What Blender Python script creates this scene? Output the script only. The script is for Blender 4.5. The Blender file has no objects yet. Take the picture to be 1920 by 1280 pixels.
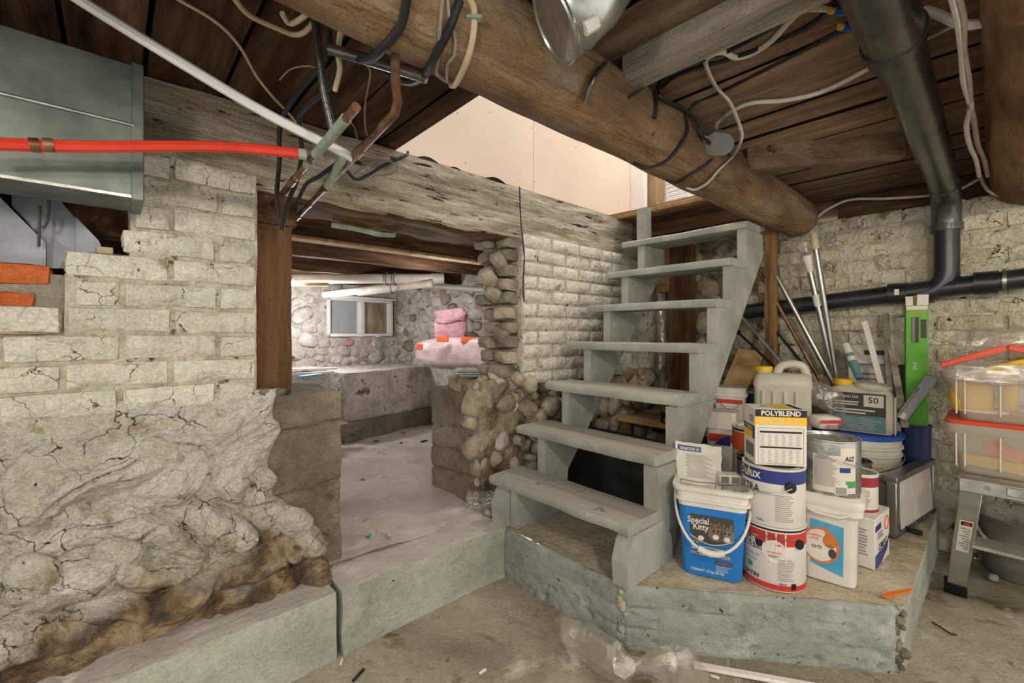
import bpy, math, random
from mathutils import Vector as V, Matrix, noise
random.seed(11)
rad = math.radians
pi = math.pi
scn = bpy.context.scene
COL = scn.collection

# ---------------------------------------------------------------- camera, world, lights, exposure
EYE = .96; FPX = 824.; YAW = rad(47.81); HOR = 624.
cam = bpy.data.cameras.new('camera')
cam.sensor_width = 36; cam.lens = FPX / 1920 * 36
cam.shift_y = -(640 - HOR) / 1920
cam.clip_start = .02
camo = bpy.data.objects.new('camera', cam); COL.objects.link(camo)
camo.location = (0, 0, EYE); camo.rotation_euler = (pi/2, 0, YAW - pi/2)
scn.camera = camo
w = bpy.data.worlds.new('world'); scn.world = w; w.use_nodes = True
w.node_tree.nodes['Background'].inputs[0].default_value = (1, .965, .91, 1)
w.node_tree.nodes['Background'].inputs[1].default_value = .85
def point(name, loc, power, col, r):
    l = bpy.data.lights.new(name, 'POINT'); l.energy = power; l.color = col; l.shadow_soft_size = r
    o = bpy.data.objects.new(name, l); COL.objects.link(o); o.location = loc; return o
point('bulb_light_main', (.25, -.62, 1.5), 27, (1, .9, .74), .06)
point('fill_light_rear', (-.8, -.1, 1.36), 17, (1, .92, .8), .06)  # added fill light lifting the left side, no fixture modelled
point('fill_light_right', (1.45, -.85, 1.4), 11, (1, .9, .72), .06)  # point light added to brighten the far wall
point('upstairs_light', (2.35, 1.0, 3.0), 30, (1, .93, .85), .12)
scn.view_settings.view_transform = 'Standard'; scn.view_settings.look = 'None'
scn.view_settings.exposure = .74; scn.view_settings.gamma = 1

# ---------------------------------------------------------------- helpers: where a sight line meets a plane of the room
FW = V((math.cos(YAW), math.sin(YAW), 0)); RT = V((math.sin(YAW), -math.cos(YAW), 0)); CAM = V((0, 0, EYE))
def ray(px, py): return FW + RT*((px-960)/FPX) + V((0, 0, (HOR-py)/FPX))
def onx(px, py, x): d = ray(px, py); return CAM + d*(x/d.x)
def ony(px, py, y): d = ray(px, py); return CAM + d*(y/d.y)
def onz(px, py, z): d = ray(px, py); return CAM + d*((z-EYE)/d.z)
def ond(px, py, t): return CAM + ray(px, py)*t
def face_cam(p): return math.atan2(-p[1], -p[0])

# ---------------------------------------------------------------- materials
def hx(h):
    h = h.lstrip('#'); o = []
    for i in (0, 2, 4):
        c = int(h[i:i+2], 16)/255
        o.append(c/12.92 if c <= .04045 else ((c+.055)/1.055)**2.4)
    return (*o, 1)
def mat(name, cols, scale=6, stretch=(1, 1, 1), rough=.8, metal=0, bump=.3, bscale=None, detail=7, rnd=.12, spots=(), lo=.32, hi=.68,
        alpha=1, trans=0, grit=None, spec=.35, dist=0, emit=None, bdist=.02, cracks=None):
    m = bpy.data.materials.new(name); m.use_nodes = True
    nt = m.node_tree; N = nt.nodes; L = nt.links; b = N['Principled BSDF']
    b.inputs['Roughness'].default_value = rough; b.inputs['Metallic'].default_value = metal
    b.inputs['Specular IOR Level'].default_value = spec if rough < .75 else .15
    if trans: b.inputs['Transmission Weight'].default_value = trans
    if alpha < 1: b.inputs['Alpha'].default_value = alpha
    if emit: b.inputs['Emission Color'].default_value = hx(cols[0]); b.inputs['Emission Strength'].default_value = emit
    if len(cols) == 1 and not spots and not bump:
        b.inputs['Base Color'].default_value = hx(cols[0]); return m
    ge = N.new('ShaderNodeNewGeometry'); oi = N.new('ShaderNodeObjectInfo')
    ml = N.new('ShaderNodeMath'); ml.operation = 'MULTIPLY'; ml.inputs[1].default_value = 23.7; L.new(oi.outputs['Random'], ml.inputs[0])
    ad = N.new('ShaderNodeVectorMath'); ad.operation = 'ADD'; L.new(ge.outputs['Position'], ad.inputs[0]); L.new(ml.outputs[0], ad.inputs[1])
    mp = N.new('ShaderNodeMapping'); mp.inputs['Scale'].default_value = stretch; L.new(ad.outputs[0], mp.inputs[0])
    def nz(sc, det=detail, src=mp.outputs[0], ro=.6):
        n = N.new('ShaderNodeTexNoise'); n.inputs['Scale'].default_value = sc; n.inputs['Detail'].default_value = det
        n.inputs['Roughness'].default_value = ro; n.inputs['Distortion'].default_value = dist; L.new(src, n.inputs['Vector']); return n.outputs['Fac']
    r = N.new('ShaderNodeValToRGB'); L.new(nz(scale), r.inputs[0])
    e = r.color_ramp.elements
    if len(cols) == 1: cols = [cols[0], cols[0]]
    e[0].position = lo; e[0].color = hx(cols[0]); e[1].position = hi; e[1].color = hx(cols[-1])
    for i, cc in enumerate(cols[1:-1]):
        x = e.new(lo + (hi-lo)*(i+1)/(len(cols)-1)); x.color = hx(cc)
    out = r.outputs[0]
    for (sc_, ssc, l0, h0, *al) in spots:
        q = N.new('ShaderNodeMapRange'); q.inputs[1].default_value = l0; q.inputs[2].default_value = h0
        L.new(nz(ssc, 5, mp.outputs[0] if al else ad.outputs[0], .65), q.inputs[0])
        mx = N.new('ShaderNodeMix'); mx.data_type = 'RGBA'; L.new(q.outputs[0], mx.inputs[0]); L.new(out, mx.inputs[6])
        mx.inputs[7].default_value = hx(sc_); out = mx.outputs[2]
    if cracks:
        csc, cw, ccol = cracks
        nv = N.new('ShaderNodeTexNoise'); nv.inputs['Scale'].default_value = csc*1.2; nv.inputs['Detail'].default_value = 5; L.new(ge.outputs['Position'], nv.inputs['Vector'])
        vm = N.new('ShaderNodeVectorMath'); vm.operation = 'MULTIPLY_ADD'; vm.inputs[1].default_value = (.55/csc*2,)*3; L.new(nv.outputs['Color'], vm.inputs[0]); L.new(ge.outputs['Position'], vm.inputs[2])
        vo = N.new('ShaderNodeTexVoronoi'); vo.feature = 'DISTANCE_TO_EDGE'; vo.inputs['Scale'].default_value = csc; L.new(vm.outputs[0], vo.inputs['Vector'])
        q = N.new('ShaderNodeMapRange'); q.inputs[1].default_value = cw*.3; q.inputs[2].default_value = cw; q.inputs[3].default_value = 1; q.inputs[4].default_value = 0; L.new(vo.outputs['Distance'], q.inputs[0])
        k = N.new('ShaderNodeMapRange'); k.inputs[1].default_value = .48; k.inputs[2].default_value = .58; L.new(nz(csc*.8, 4, ad.outputs[0]), k.inputs[0])
        mu = N.new('ShaderNodeMath'); mu.operation = 'MULTIPLY'; L.new(q.outputs[0], mu.inputs[0]); L.new(k.outputs[0], mu.inputs[1])
        mx = N.new('ShaderNodeMix'); mx.data_type = 'RGBA'; L.new(mu.outputs[0], mx.inputs[0]); L.new(out, mx.inputs[6]); mx.inputs[7].default_value = hx(ccol); out = mx.outputs[2]
    if grit is None: grit = .15 if rough >= .75 else 0
    if grit:
        g = nz(170, 3, ad.outputs[0], .7); q = N.new('ShaderNodeMapRange'); q.inputs[1].default_value = .34; q.inputs[2].default_value = .62
        q.inputs[3].default_value = 1-grit*1.5; q.inputs[4].default_value = 1+grit*.5; L.new(g, q.inputs[0])
        g2 = nz(38, 4, mp.outputs[0], .7); q2 = N.new('ShaderNodeMapRange'); q2.inputs[1].default_value = .3; q2.inputs[2].default_value = .6
        q2.inputs[3].default_value = 1-grit; q2.inputs[4].default_value = 1+grit*.4; L.new(g2, q2.inputs[0])
        mm = N.new('ShaderNodeMath'); mm.operation = 'MULTIPLY'; L.new(q.outputs[0], mm.inputs[0]); L.new(q2.outputs[0], mm.inputs[1])
        hs = N.new('ShaderNodeHueSaturation'); L.new(mm.outputs[0], hs.inputs['Value']); L.new(out, hs.inputs['Color']); out = hs.outputs[0]
    if rnd:
        q = N.new('ShaderNodeMapRange'); q.inputs[3].default_value = 1-rnd; q.inputs[4].default_value = 1+rnd; L.new(oi.outputs['Random'], q.inputs[0])
        hs = N.new('ShaderNodeHueSaturation'); L.new(q.outputs[0], hs.inputs['Value']); L.new(out, hs.inputs['Color']); out = hs.outputs[0]
    L.new(out, b.inputs['Base Color'])
    if bump:
        bp = N.new('ShaderNodeBump'); bp.inputs['Strength'].default_value = bump; bp.inputs['Distance'].default_value = bdist
        L.new(nz(bscale or scale*3, 9), bp.inputs['Height']); L.new(bp.outputs[0], b.inputs['Normal'])
    return m
WX, WY, WZ = (.12, 1, 1), (1, .12, 1), (1, 1, .1)
M = {}
def dm(k, *a, **kw): M[k] = mat(k, *a, **kw)
dm('plank_dark', ['37261b', '5a412f', '7d6048'], 22, WY, bump=.6, rnd=.3)
dm('plank', ['6b5540', '88705a', 'a08a70'], 20, WY, bump=.7, rnd=.3, spots=[('2c1c12', 9, .66, .74)])
dm('log', ['664f3a', '8c7256', 'ab957a'], 9, (.25, 1, 1), bdist=.05, bscale=16, bump=.9, rnd=0, spots=[('a4773c', 4, .56, .7), ('3a2614', 14, .66, .72), ('94897a', 3, .6, .75)])
dm('log_old', ['5c422c', '8a6a4a', 'a98a66'], 9, (.25, 1, 1), bdist=.05, bscale=16, bump=.9, rnd=0, spots=[('a07a55', 6, .6, .7)])
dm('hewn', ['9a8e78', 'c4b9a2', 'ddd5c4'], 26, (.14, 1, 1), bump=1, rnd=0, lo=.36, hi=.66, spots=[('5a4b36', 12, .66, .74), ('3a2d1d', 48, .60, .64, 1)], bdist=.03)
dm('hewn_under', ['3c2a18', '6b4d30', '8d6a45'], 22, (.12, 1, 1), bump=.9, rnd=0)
dm('post', ['39281b', '62482f', '7a5c3f'], 14, WZ, bump=.5, spots=[('2a180c', 12, .64, .7)])
dm('stud', ['4a3420', '8a6a48', 'a5875f'], 16, WZ, bump=.4)
dm('joist', ['33241a', '5a4230', '806248'], 20, WX, bump=.5, rnd=.25)
dm('wood_grey', ['6a6458', '8f897b', 'a8a294'], 20, WY, bump=.5)
dm('wood_tan', ['8f7048', 'b8976a', 'cbb086'], 16, WY, bump=.3)
dm('stair_paint', ['888981', '9a9b92', 'acada3'], 5, grit=.05, bump=.2, bscale=40, rnd=.05, spots=[('5f5a4c', 22, .68, .72), ('b8b5aa', 6, .6, .75)])
dm('tread_top', ['979389', 'aaa69b', 'bdbab0'], 7, WY, grit=.08, bump=.3, bscale=60, rnd=.06, spots=[('6d6554', 12, .62, .7)])
dm('concrete', ['8b867b', 'a39d90', 'b7b1a3'], 4, bump=.5, bscale=30, rnd=0, spots=[('6f6454', 3, .58, .7), ('c3bcae', 5, .6, .72), ('8a6a48', 2, .62, .72), ('5b5348', 26, .68, .72)])
dm('floor', ['7d7767', '9c9583', 'b4ad9c'], 2.2, grit=.12, bump=.45, bscale=34, rnd=0, dist=.8, spots=[('6b5d45', 3.5, .58, .68), ('c7c2b4', 4, .6, .7), ('8a6440', 6, .66, .72), ('524a3c', 40, .69, .72)])
dm('concrete_tan', ['a09479', 'b8ad95', 'cac1ad'], 6, grit=.1, bump=.5, bscale=45, rnd=0, spots=[('7c6844', 8, .6, .68), ('cfc6ae', 5, .6, .7)])
dm('concrete_green', ['979a8c', 'a6a99b', 'b3b6a8'], 4, (1, 1, 1.6), grit=.12, bump=.35, bscale=26, rnd=.04, spots=[('4b4437', 34, .69, .72), ('b9b9ab', 5, .62, .72), ('84877a', 5, .6, .72)])
dm('concrete_grey', ['82857f', '949790', 'a5a8a0'], 5, (1, 1, 1.3), grit=.07, bump=.5, bscale=40, rnd=0, spots=[('33312c', 44, .655, .68), ('b0b3ac', 5, .6, .72), ('74776f', 6, .6, .72)])
dm('concrete_dark', ['675f51', '7d7465', '918877'], 6, bump=.9, bscale=28, rnd=.05, spots=[('504838', 8, .6, .7), ('a69c88', 7, .64, .72)])
dm('dirt', ['a39a90', 'b8b0a8', 'c9c3bb'], 2.5, grit=.08, bump=.6, bscale=20, rnd=0, dist=.5, spots=[('7e7264', 3, .62, .72), ('d4cfc8', 6, .62, .7), ('8a6248', 24, .7, .73)])
dm('whitewash', ['c3bcaa', 'dad5c6', 'e6e2d5'], 5, cracks=(12, .014, '5c5142'), bump=.9, bdist=.035, bscale=24, rnd=.05, spots=[('9f927c', 7, .64, .7), ('4b4236', 30, .685, .71), ('b79c74', 3, .68, .74)])
dm('whitewash_far', ['c0b89c', 'dad3ba', 'e6e0cb'], 6, cracks=(9, .017, '4f4537'), bdist=.04, bump=.9, bscale=30, rnd=.08, spots=[('8f8468', 8, .62, .7), ('433a2e', 26, .675, .7)])
dm('mortar', ['8f8470', 'aaa08b', 'bdb4a0'], 12, bump=.9, bscale=40, rnd=0, spots=[('5a4e3d', 12, .58, .68)])
dm('mortar_white', ['9a917f', 'bfb8a6', 'd0cabb'], 16, bump=.8, bscale=45, rnd=0, spots=[('554a3b', 18, .6, .66)])
dm('rubble_stone', ['bdb5a2', 'd2ccbd', 'dfdacd'], 5, cracks=(9, .018, '574a3a'), bump=1, bscale=26, bdist=.05, rnd=.06, spots=[('a08f70', 4, .56, .66), ('4a3c2e', 30, .67, .7)])
dm('mortar_grey', ['857f72', '9c9686', 'aaa594'], 10, bump=.9, bscale=40, rnd=0)
dm('orange_brick', ['9d4a24', 'b95f33', 'c87346'], 10, bump=.5, spots=[('d29a78', 12, .64, .72)])
dm('tan_brick', ['a8946c', 'c2b089', 'd0c29d'], 10, bump=.5)
dm('rough_brick', ['776b5a', '968b79', 'aea493'], 10, bump=.8, rnd=.25, spots=[('9c7448', 8, .62, .7)])
dm('stone', ['8b8378', 'a69e92', 'bdb6ac'], 7, bump=.7, bscale=24, rnd=.2, spots=[('7a6a55', 5, .58, .68), ('cfc9c0', 7, .6, .7)])
dm('stone_warm', ['857963', 'ada088', 'c8bda6'], 8, bump=.7, bscale=26, rnd=.22, spots=[('5a4a35', 9, .6, .68), ('d6ccb0', 6, .62, .7)])
dm('stone_back', ['9d958a', 'bcb4a9', 'd2ccc3'], 7, bump=.9, bscale=24, rnd=.16, spots=[('7a6a55', 5, .6, .7), ('dad5cc', 7, .6, .7)])
dm('stone_pink', ['a5826f', 'b8988a', 'c4a99b'], 8, bump=.6)
dm('stone_mortar', ['9a9388', 'bbb4a9', 'cfc9bf'], 9, bump=.9, bscale=30, rnd=0, spots=[('655b4e', 9, .6, .68)])
dm('stone_mortar_dark', ['4f4434', '8b7f69', 'b3a88f'], 9, bump=.9, bscale=30, rnd=0, spots=[('3a3024', 7, .56, .66)])
dm('galv', ['5d645f', '737a74', '878d86'], 9, rough=.5, metal=.55, bump=.08, bscale=12, rnd=.05)
dm('galv_blue', ['6a6d70', '7d8084', '90939a'], 9, rough=.5, metal=.5, bump=.08, rnd=.08)
dm('galv_bright', ['9a9d98', 'b4b7b2', 'cbcec9'], 16, rough=.3, metal=.85, bump=.15, bscale=10)
dm('alu', ['a2a29c', 'b6b6b0', 'c4c4be'], 14, rough=.35, metal=.8, bump=.05)
dm('steel', ['8b8b86', '9e9e99', 'b0b0ab'], 14, (1, 1, .1), rough=.3, metal=.85, bump=.05)
dm('iron', ['22221f', '32322e', '4a4740'], 8, rough=.26, bump=.12, rnd=0, spec=.8, spots=[('5a5044', 5, .62, .72)])
dm('abs', ['15161a', '1e2022', '2a2b2d'], 8, rough=.35, bump=.05, spec=.6)
dm('copper', ['4d3627', '74543d', '94765c'], 18, rough=.4, metal=.5, bump=.1, spots=[('7c8a74', 9, .62, .7)])
dm('patina', ['7c8a78', '93a08c', 'a4ab98'], 30, rough=.7, bump=.2)
dm('pex_red', ['c23322', 'd6432f'], 10, rough=.35, bump=0, rnd=0)
dm('pex_white', ['c8c8c6', 'dadad8'], 10, rough=.4, bump=0, rnd=0)
dm('pvc', ['9a9184', 'aca497', 'b9b2a6'], 8, rough=.45, bump=.05)
dm('cable_white', ['b3ada0', 'cfcabf'], 20, rough=.5, bump=0, rnd=.05)
dm('cable_cream', ['b5a384', 'cdbd9e'], 20, rough=.5, bump=0, rnd=.05)
dm('cable_grey', ['7d7460', '9a9180'], 20, rough=.6, bump=0)
dm('cable_black', ['1a1a1a', '2b2a28'], 20, rough=.5, bump=0, rnd=.05)
dm('clay_grey', ['6c6e6b', '82847f'], 20, rough=.6, bump=.1)
dm('drywall', ['d2bfab', 'd9c7b4', 'dfcebc'], 1.5, rough=.9, grit=0, bump=.04, rnd=0, spots=[('c6b49c', 2, .64, .74)])
dm('raw_wood', ['7b5a3a', '9b7750', 'b08c63'], 16, WX, bump=.2)
dm('white_paint', ['d6d0ca', 'e2ddd8'], 6, rough=.5, bump=.05)
dm('pink', ['bf8a95', 'd0a4ac', 'dcbabf'], 14, rough=.95, bump=.6, bscale=40, rnd=.05)
dm('pink_wrap', ['b9a0a2', 'cbb4b5', 'd8c5c5'], 8, rough=.3, bump=.5, bscale=9, rnd=.03)
dm('orange_print', ['d85a28', 'e2683a'], 20, rough=.5, bump=0)
dm('glass_dirty', ['8f958f', 'a3a8a2'], 5, rough=.25, bump=.05, rnd=.04)
dm('glass_dark', ['4c4638', '8a7f68', 'b9b09a'], 7, (1, 1, .4), rough=.15, bump=.1, rnd=0)
dm('pane_edge', ['6f7d74', '8d988f', 'aab3ab'], 12, rough=.25, bump=.05, rnd=.25)
for k, a, b_, ro in [('white_plastic', 'cbc8be', 'd9d6cc', .4), ('cream_plastic', 'b7b3a2', 'c8c4b3', .4), ('black', '161616', '202020', .45), ('blue_label', '1b6bb4', '2478c0', .4),
        ('blue_lid', '1f4fae', '2a5cbc', .35), ('navy', '20305c', '2a3b6a', .4), ('navy_dark', '1b2238', '232c44', .5), ('red', 'b8302a', 'c43a33', .45), ('red_lid', 'c9432f', 'd8513c', .4),
        ('dulux_blue', '25306e', '303c7e', .4), ('white_label', 'cdc9c0', 'd8d4cb', .55), ('print_grey', '85827b', '979389', .6), ('yellow', 'd8ac1c', 'e2b92c', .45), ('yellow_print', 'dcae2c', 'e5b93a', .5),
        ('orange', 'd8661e', 'e27428', .5), ('sky_label', '3c8fb4', '52a3c4', .45), ('teal_print', '4b7478', '6a8f90', .5), ('green_box', '4f9a24', '63ae35', .5), ('brown_fur', '5c4a38', '8a7660', .7),
        ('grey_plastic', '6a665e', '7e7a71', .5), ('gold', 'cfa25c', 'dcb26c', .4), ('cardboard', '8d7350', 'a38a64', .9), ('paper', 'c9c4b8', 'dcd8ce', .8), ('dark_grey', '3a3936', '4a4845', .6),
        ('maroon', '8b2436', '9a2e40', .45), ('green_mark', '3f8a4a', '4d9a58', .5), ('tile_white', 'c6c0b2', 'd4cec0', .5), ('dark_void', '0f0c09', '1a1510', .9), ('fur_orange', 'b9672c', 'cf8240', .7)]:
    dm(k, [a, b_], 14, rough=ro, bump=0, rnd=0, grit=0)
def film(name, fac, sc):
    m = mat(name, ['d8d4c8', 'e6e3da'], 9, rough=.1, bump=.3, bscale=sc, rnd=0, spec=1, grit=0, bdist=.01, metal=.6)
    nt = m.node_tree; b = nt.nodes['Principled BSDF']; t = nt.nodes.new('ShaderNodeBsdfTransparent'); x = nt.nodes.new('ShaderNodeMixShader'); x.inputs[0].default_value = fac
    nt.links.new(t.outputs[0], x.inputs[1]); nt.links.new(b.outputs[0], x.inputs[2]); nt.links.new(x.outputs[0], nt.nodes['Material Output'].inputs[0]); M[name] = m
film('clear_film', .3, 22)
dm('bin_plastic', ['c8c2b0', 'd3cebd'], 5, rough=.3, alpha=.3, bump=0, rnd=0, spec=.5)

# rubble plaster: whitewash that gives way to brown dirt along the foot of the wall
def plaster():
    m = mat('plaster', ['c6bfad', 'd9d4c6', 'e6e2d7'], 5, cracks=(9, .018, '574a3a'), bump=1, bscale=26, rnd=0, bdist=.05, spots=[('a08f70', 4, .58, .68), ('b9a684', 9, .6, .68), ('4a3c2e', 30, .67, .7), ('3e3226', 9, .70, .73)])
    nt = m.node_tree; N = nt.nodes; L = nt.links; b = N['Principled BSDF']
    src = b.inputs['Base Color'].links[0].from_socket
    tc = N.new('ShaderNodeTexCoord'); sp = N.new('ShaderNodeSeparateXYZ'); L.new(tc.outputs['Object'], sp.inputs[0])
    n = N.new('ShaderNodeTexNoise'); n.inputs['Scale'].default_value = 7; n.inputs['Detail'].default_value = 8; L.new(tc.outputs['Object'], n.inputs['Vector'])
    q = N.new('ShaderNodeMath'); q.operation = 'MULTIPLY_ADD'; q.inputs[1].default_value = .62; q.inputs[2].default_value = .06; L.new(n.outputs['Fac'], q.inputs[0])
    s = N.new('ShaderNodeMath'); s.operation = 'SUBTRACT'; L.new(q.outputs[0], s.inputs[0]); L.new(sp.outputs['Z'], s.inputs[1])
    r = N.new('ShaderNodeMapRange'); r.inputs[1].default_value = -.02; r.inputs[2].default_value = .12; r.inputs[4].default_value = .9; L.new(s.outputs[0], r.inputs[0])
    n2 = N.new('ShaderNodeTexNoise'); n2.inputs['Scale'].default_value = 16; n2.inputs['Detail'].default_value = 6; L.new(tc.outputs['Object'], n2.inputs['Vector'])
    cr = N.new('ShaderNodeValToRGB'); L.new(n2.outputs['Fac'], cr.inputs[0])
    cr.color_ramp.elements[0].position = .35; cr.color_ramp.elements[0].color = hx('41301f')
    cr.color_ramp.elements[1].position = .65; cr.color_ramp.elements[1].color = hx('b39c76')
    x = cr.color_ramp.elements.new(.5); x.color = hx('7d6143')
    mx = N.new('ShaderNodeMix'); mx.data_type = 'RGBA'; L.new(r.outputs[0], mx.inputs[0]); L.new(src, mx.inputs[6]); L.new(cr.outputs[0], mx.inputs[7])
    L.new(mx.outputs[2], b.inputs['Base Color']); return m
M['plaster'] = plaster()

# ---------------------------------------------------------------- mesh builder
def mset(x): return M[x] if isinstance(x, str) else x
class MB:
    def __init__(s): s.v = []; s.f = []; s.m = []
    def add(s, vs, fs, mi=0):
        o = len(s.v); s.v += [V(p) for p in vs]; s.f += [tuple(i+o for i in f) for f in fs]; s.m += [mi]*len(fs); return s
    def box(s, x0, x1, y0, y1, z0, z1, mi=0, bev=0):
        if x0 > x1: x0, x1 = x1, x0
        if y0 > y1: y0, y1 = y1, y0
        if z0 > z1: z0, z1 = z1, z0
        c = V(((x0+x1)/2, (y0+y1)/2, (z0+z1)/2))
        return s.obox(c, V(((x1-x0)/2, 0, 0)), V((0, (y1-y0)/2, 0)), V((0, 0, (z1-z0)/2)), mi, bev)
    def obox(s, c, a, b, d, mi=0, bev=0):
        c = V(c); a = V(a); b = V(b); d = V(d)
        if not bev:
            vs = [c + a*i + b*j + d*k for i in (-1, 1) for j in (-1, 1) for k in (-1, 1)]
            return s.add(vs, [(0, 1, 3, 2), (4, 6, 7, 5), (0, 4, 5, 1), (2, 3, 7, 6), (0, 2, 6, 4), (1, 5, 7, 3)], mi)
        la, lb, ld = a.length, b.length, d.length
        bev = min(bev, la*.9, lb*.9, ld*.9); ra, rb, rd = 1-bev/la, 1-bev/lb, 1-bev/ld
        vs = []; ix = {}
        for i in (-1, 1):
            for j in (-1, 1):
                for k in (-1, 1):
                    ix[i, j, k] = len(vs)
                    vs += [c + a*i + b*j*rb + d*k*rd, c + a*i*ra + b*j + d*k*rd, c + a*i*ra + b*j*rb + d*k]
        g = lambda i, j, k, n: ix[i, j, k]+n
        fs = []
        for q in (-1, 1):
            for n in range(3):
                cyc = [(-1, -1), (1, -1), (1, 1), (-1, 1)]
                if q < 0: cyc = cyc[::-1]
                if n == 0: fs.append(tuple(g(q, u, v, 0) for u, v in cyc))
                if n == 1: fs.append(tuple(g(u, q, v, 1) for u, v in cyc[::-1]))
                if n == 2: fs.append(tuple(g(u, v, q, 2) for u, v in cyc))
        for p in (-1, 1):
            for q in (-1, 1):
                f1 = (g(p, q, -1, 0), g(p, q, -1, 1), g(p, q, 1, 1), g(p, q, 1, 0)); fs.append(f1 if p*q > 0 else f1[::-1])
                f2 = (g(p, -1, q, 0), g(p, 1, q, 0), g(p, 1, q, 2), g(p, -1, q, 2)); fs.append(f2 if p*q > 0 else f2[::-1])
                f3 = (g(-1, p, q, 1), g(-1, p, q, 2), g(1, p, q, 2), g(1, p, q, 1)); fs.append(f3 if p*q > 0 else f3[::-1])
        for i in (-1, 1):
            for j in (-1, 1):
                for k in (-1, 1):
                    t = (g(i, j, k, 0), g(i, j, k, 1), g(i, j, k, 2)); fs.append(t if i*j*k > 0 else t[::-1])
        return s.add(vs, fs, mi)
    def gbox(s, x0, x1, y0, y1, z0, z1, n, mi=0, fn=None, bottom=None):
        """subdivided box, points moved by fn(p)"""
        ix = {}; vs = []; fs = []; ms = []
        nx, ny, nz = n
        def vid(i, j, k):
            if (i, j, k) not in ix:
                ix[i, j, k] = len(vs); p = V((x0+(x1-x0)*i/nx, y0+(y1-y0)*j/ny, z0+(z1-z0)*k/nz)); vs.append(fn(p) if fn else p)
            return ix[i, j, k]
        for i in range(nx):
            for j in range(ny):
                fs.append((vid(i, j, 0), vid(i, j+1, 0), vid(i+1, j+1, 0), vid(i+1, j, 0))); ms.append(mi if bottom is None else bottom)
                fs.append((vid(i, j, nz), vid(i+1, j, nz), vid(i+1, j+1, nz), vid(i, j+1, nz))); ms.append(mi)
        for i in range(nx):
            for k in range(nz):
                fs.append((vid(i, 0, k), vid(i+1, 0, k), vid(i+1, 0, k+1), vid(i, 0, k+1))); ms.append(mi)
                fs.append((vid(i, ny, k), vid(i, ny, k+1), vid(i+1, ny, k+1), vid(i+1, ny, k))); ms.append(mi)
        for j in range(ny):
            for k in range(nz):
                fs.append((vid(0, j, k), vid(0, j, k+1), vid(0, j+1, k+1), vid(0, j+1, k))); ms.append(mi)
                fs.append((vid(nx, j, k), vid(nx, j+1, k), vid(nx, j+1, k+1), vid(nx, j, k+1))); ms.append(mi)
        o = len(s.v); s.v += vs; s.f += [tuple(a+o for a in f) for f in fs]; s.m += ms; return s
    def grid(s, fn, nu, nv, mi=0):
        vs = [fn(i/nu, j/nv) for j in range(nv+1) for i in range(nu+1)]
        fs = [(j*(nu+1)+i, j*(nu+1)+i+1, (j+1)*(nu+1)+i+1, (j+1)*(nu+1)+i) for j in range(nv) for i in range(nu)]
        return s.add(vs, fs, mi)
    def tube(s, pts, r, seg=8, mi=0, caps=True, flat=1):
        pts = [V(p) for p in pts]; n = len(pts); rs = r if isinstance(r, (list, tuple)) else [r]*n
        t0 = (pts[1]-pts[0]).normalized(); u = t0.orthogonal().normalized(); vs = []
        for i, p in enumerate(pts):
            t = (pts[min(i+1, n-1)]-pts[max(i-1, 0)]).normalized()
            u = (u - t*u.dot(t)).normalized(); b = t.cross(u)
            vs += [p + (u*math.cos(2*pi*k/seg)*flat + b*math.sin(2*pi*k/seg))*rs[i] for k in range(seg)]
        fs = [(i*seg+k, i*seg+(k+1) % seg, (i+1)*seg+(k+1) % seg, (i+1)*seg+k) for i in range(n-1) for k in range(seg)]
        if caps: fs += [tuple(range(seg))[::-1], tuple((n-1)*seg+k for k in range(seg))]
        return s.add(vs, fs, mi)
    def lathe(s, prof, seg=28, mi=0, c=(0, 0, 0), a0=0, a1=2*pi, sq=None):
        full = abs(a1-a0-2*pi) < 1e-6; na = seg if full else seg+1; vs = []
        for r, z in prof:
            for k in range(na):
                a = a0+(a1-a0)*k/seg
                vs.append(V((c[0]+r*math.cos(a), c[1]+r*math.sin(a), c[2]+z)))
        fs = []
        for i in range(len(prof)-1):
            for k in range(seg):
                k2 = (k+1) % na
                fs.append((i*na+k, i*na+k2, (i+1)*na+k2, (i+1)*na+k))
        return s.add(vs, fs, mi)
    def loft(s, rings, mi=0, cap0=True, cap1=True):
        n = len(rings[0]); vs = [p for r in rings for p in r]
        fs = [(i*n+k, i*n+(k+1) % n, (i+1)*n+(k+1) % n, (i+1)*n+k) for i in range(len(rings)-1) for k in range(n)]
        if cap0: fs.append(tuple(range(n))[::-1])
        if cap1: fs.append(tuple((len(rings)-1)*n+k for k in range(n)))
        return s.add(vs, fs, mi)
    def prism(s, poly, f0, f1, mi=0):
        """poly of 2D points; f0/f1 map a 2D point to the two end planes"""
        n = len(poly); vs = [f0(p) for p in poly]+[f1(p) for p in poly]
        fs = [tuple(range(n))[::-1], tuple(range(n, 2*n))]+[(i, (i+1) % n, n+(i+1) % n, n+i) for i in range(n)]
        return s.add(vs, fs, mi)
    def rough(s, amp, sc, seed=0):
        o = V((seed*3.1, seed*1.7, seed*.9))
        s.v = [p + noise.noise_vector((p+o)*sc)*amp for p in s.v]; return s
    def build(s, name, mats, parent=None, loc=None, smooth=40, recenter=None):
        if not isinstance(mats, (list, tuple)): mats = [mats]
        if recenter is None: recenter = parent is None and loc is None
        vs = s.v; o0 = V((0, 0, 0))
        if recenter:
            lo = [min(p[i] for p in vs) for i in range(3)]; hi = [max(p[i] for p in vs) for i in range(3)]
            o0 = V(((lo[0]+hi[0])/2, (lo[1]+hi[1])/2, lo[2])); vs = [p-o0 for p in vs]
        me = bpy.data.meshes.new(name); me.from_pydata([tuple(p) for p in vs], [], s.f)
        for m in mats: me.materials.append(mset(m))
        me.polygons.foreach_set('material_index', s.m)
        import bmesh
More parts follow.
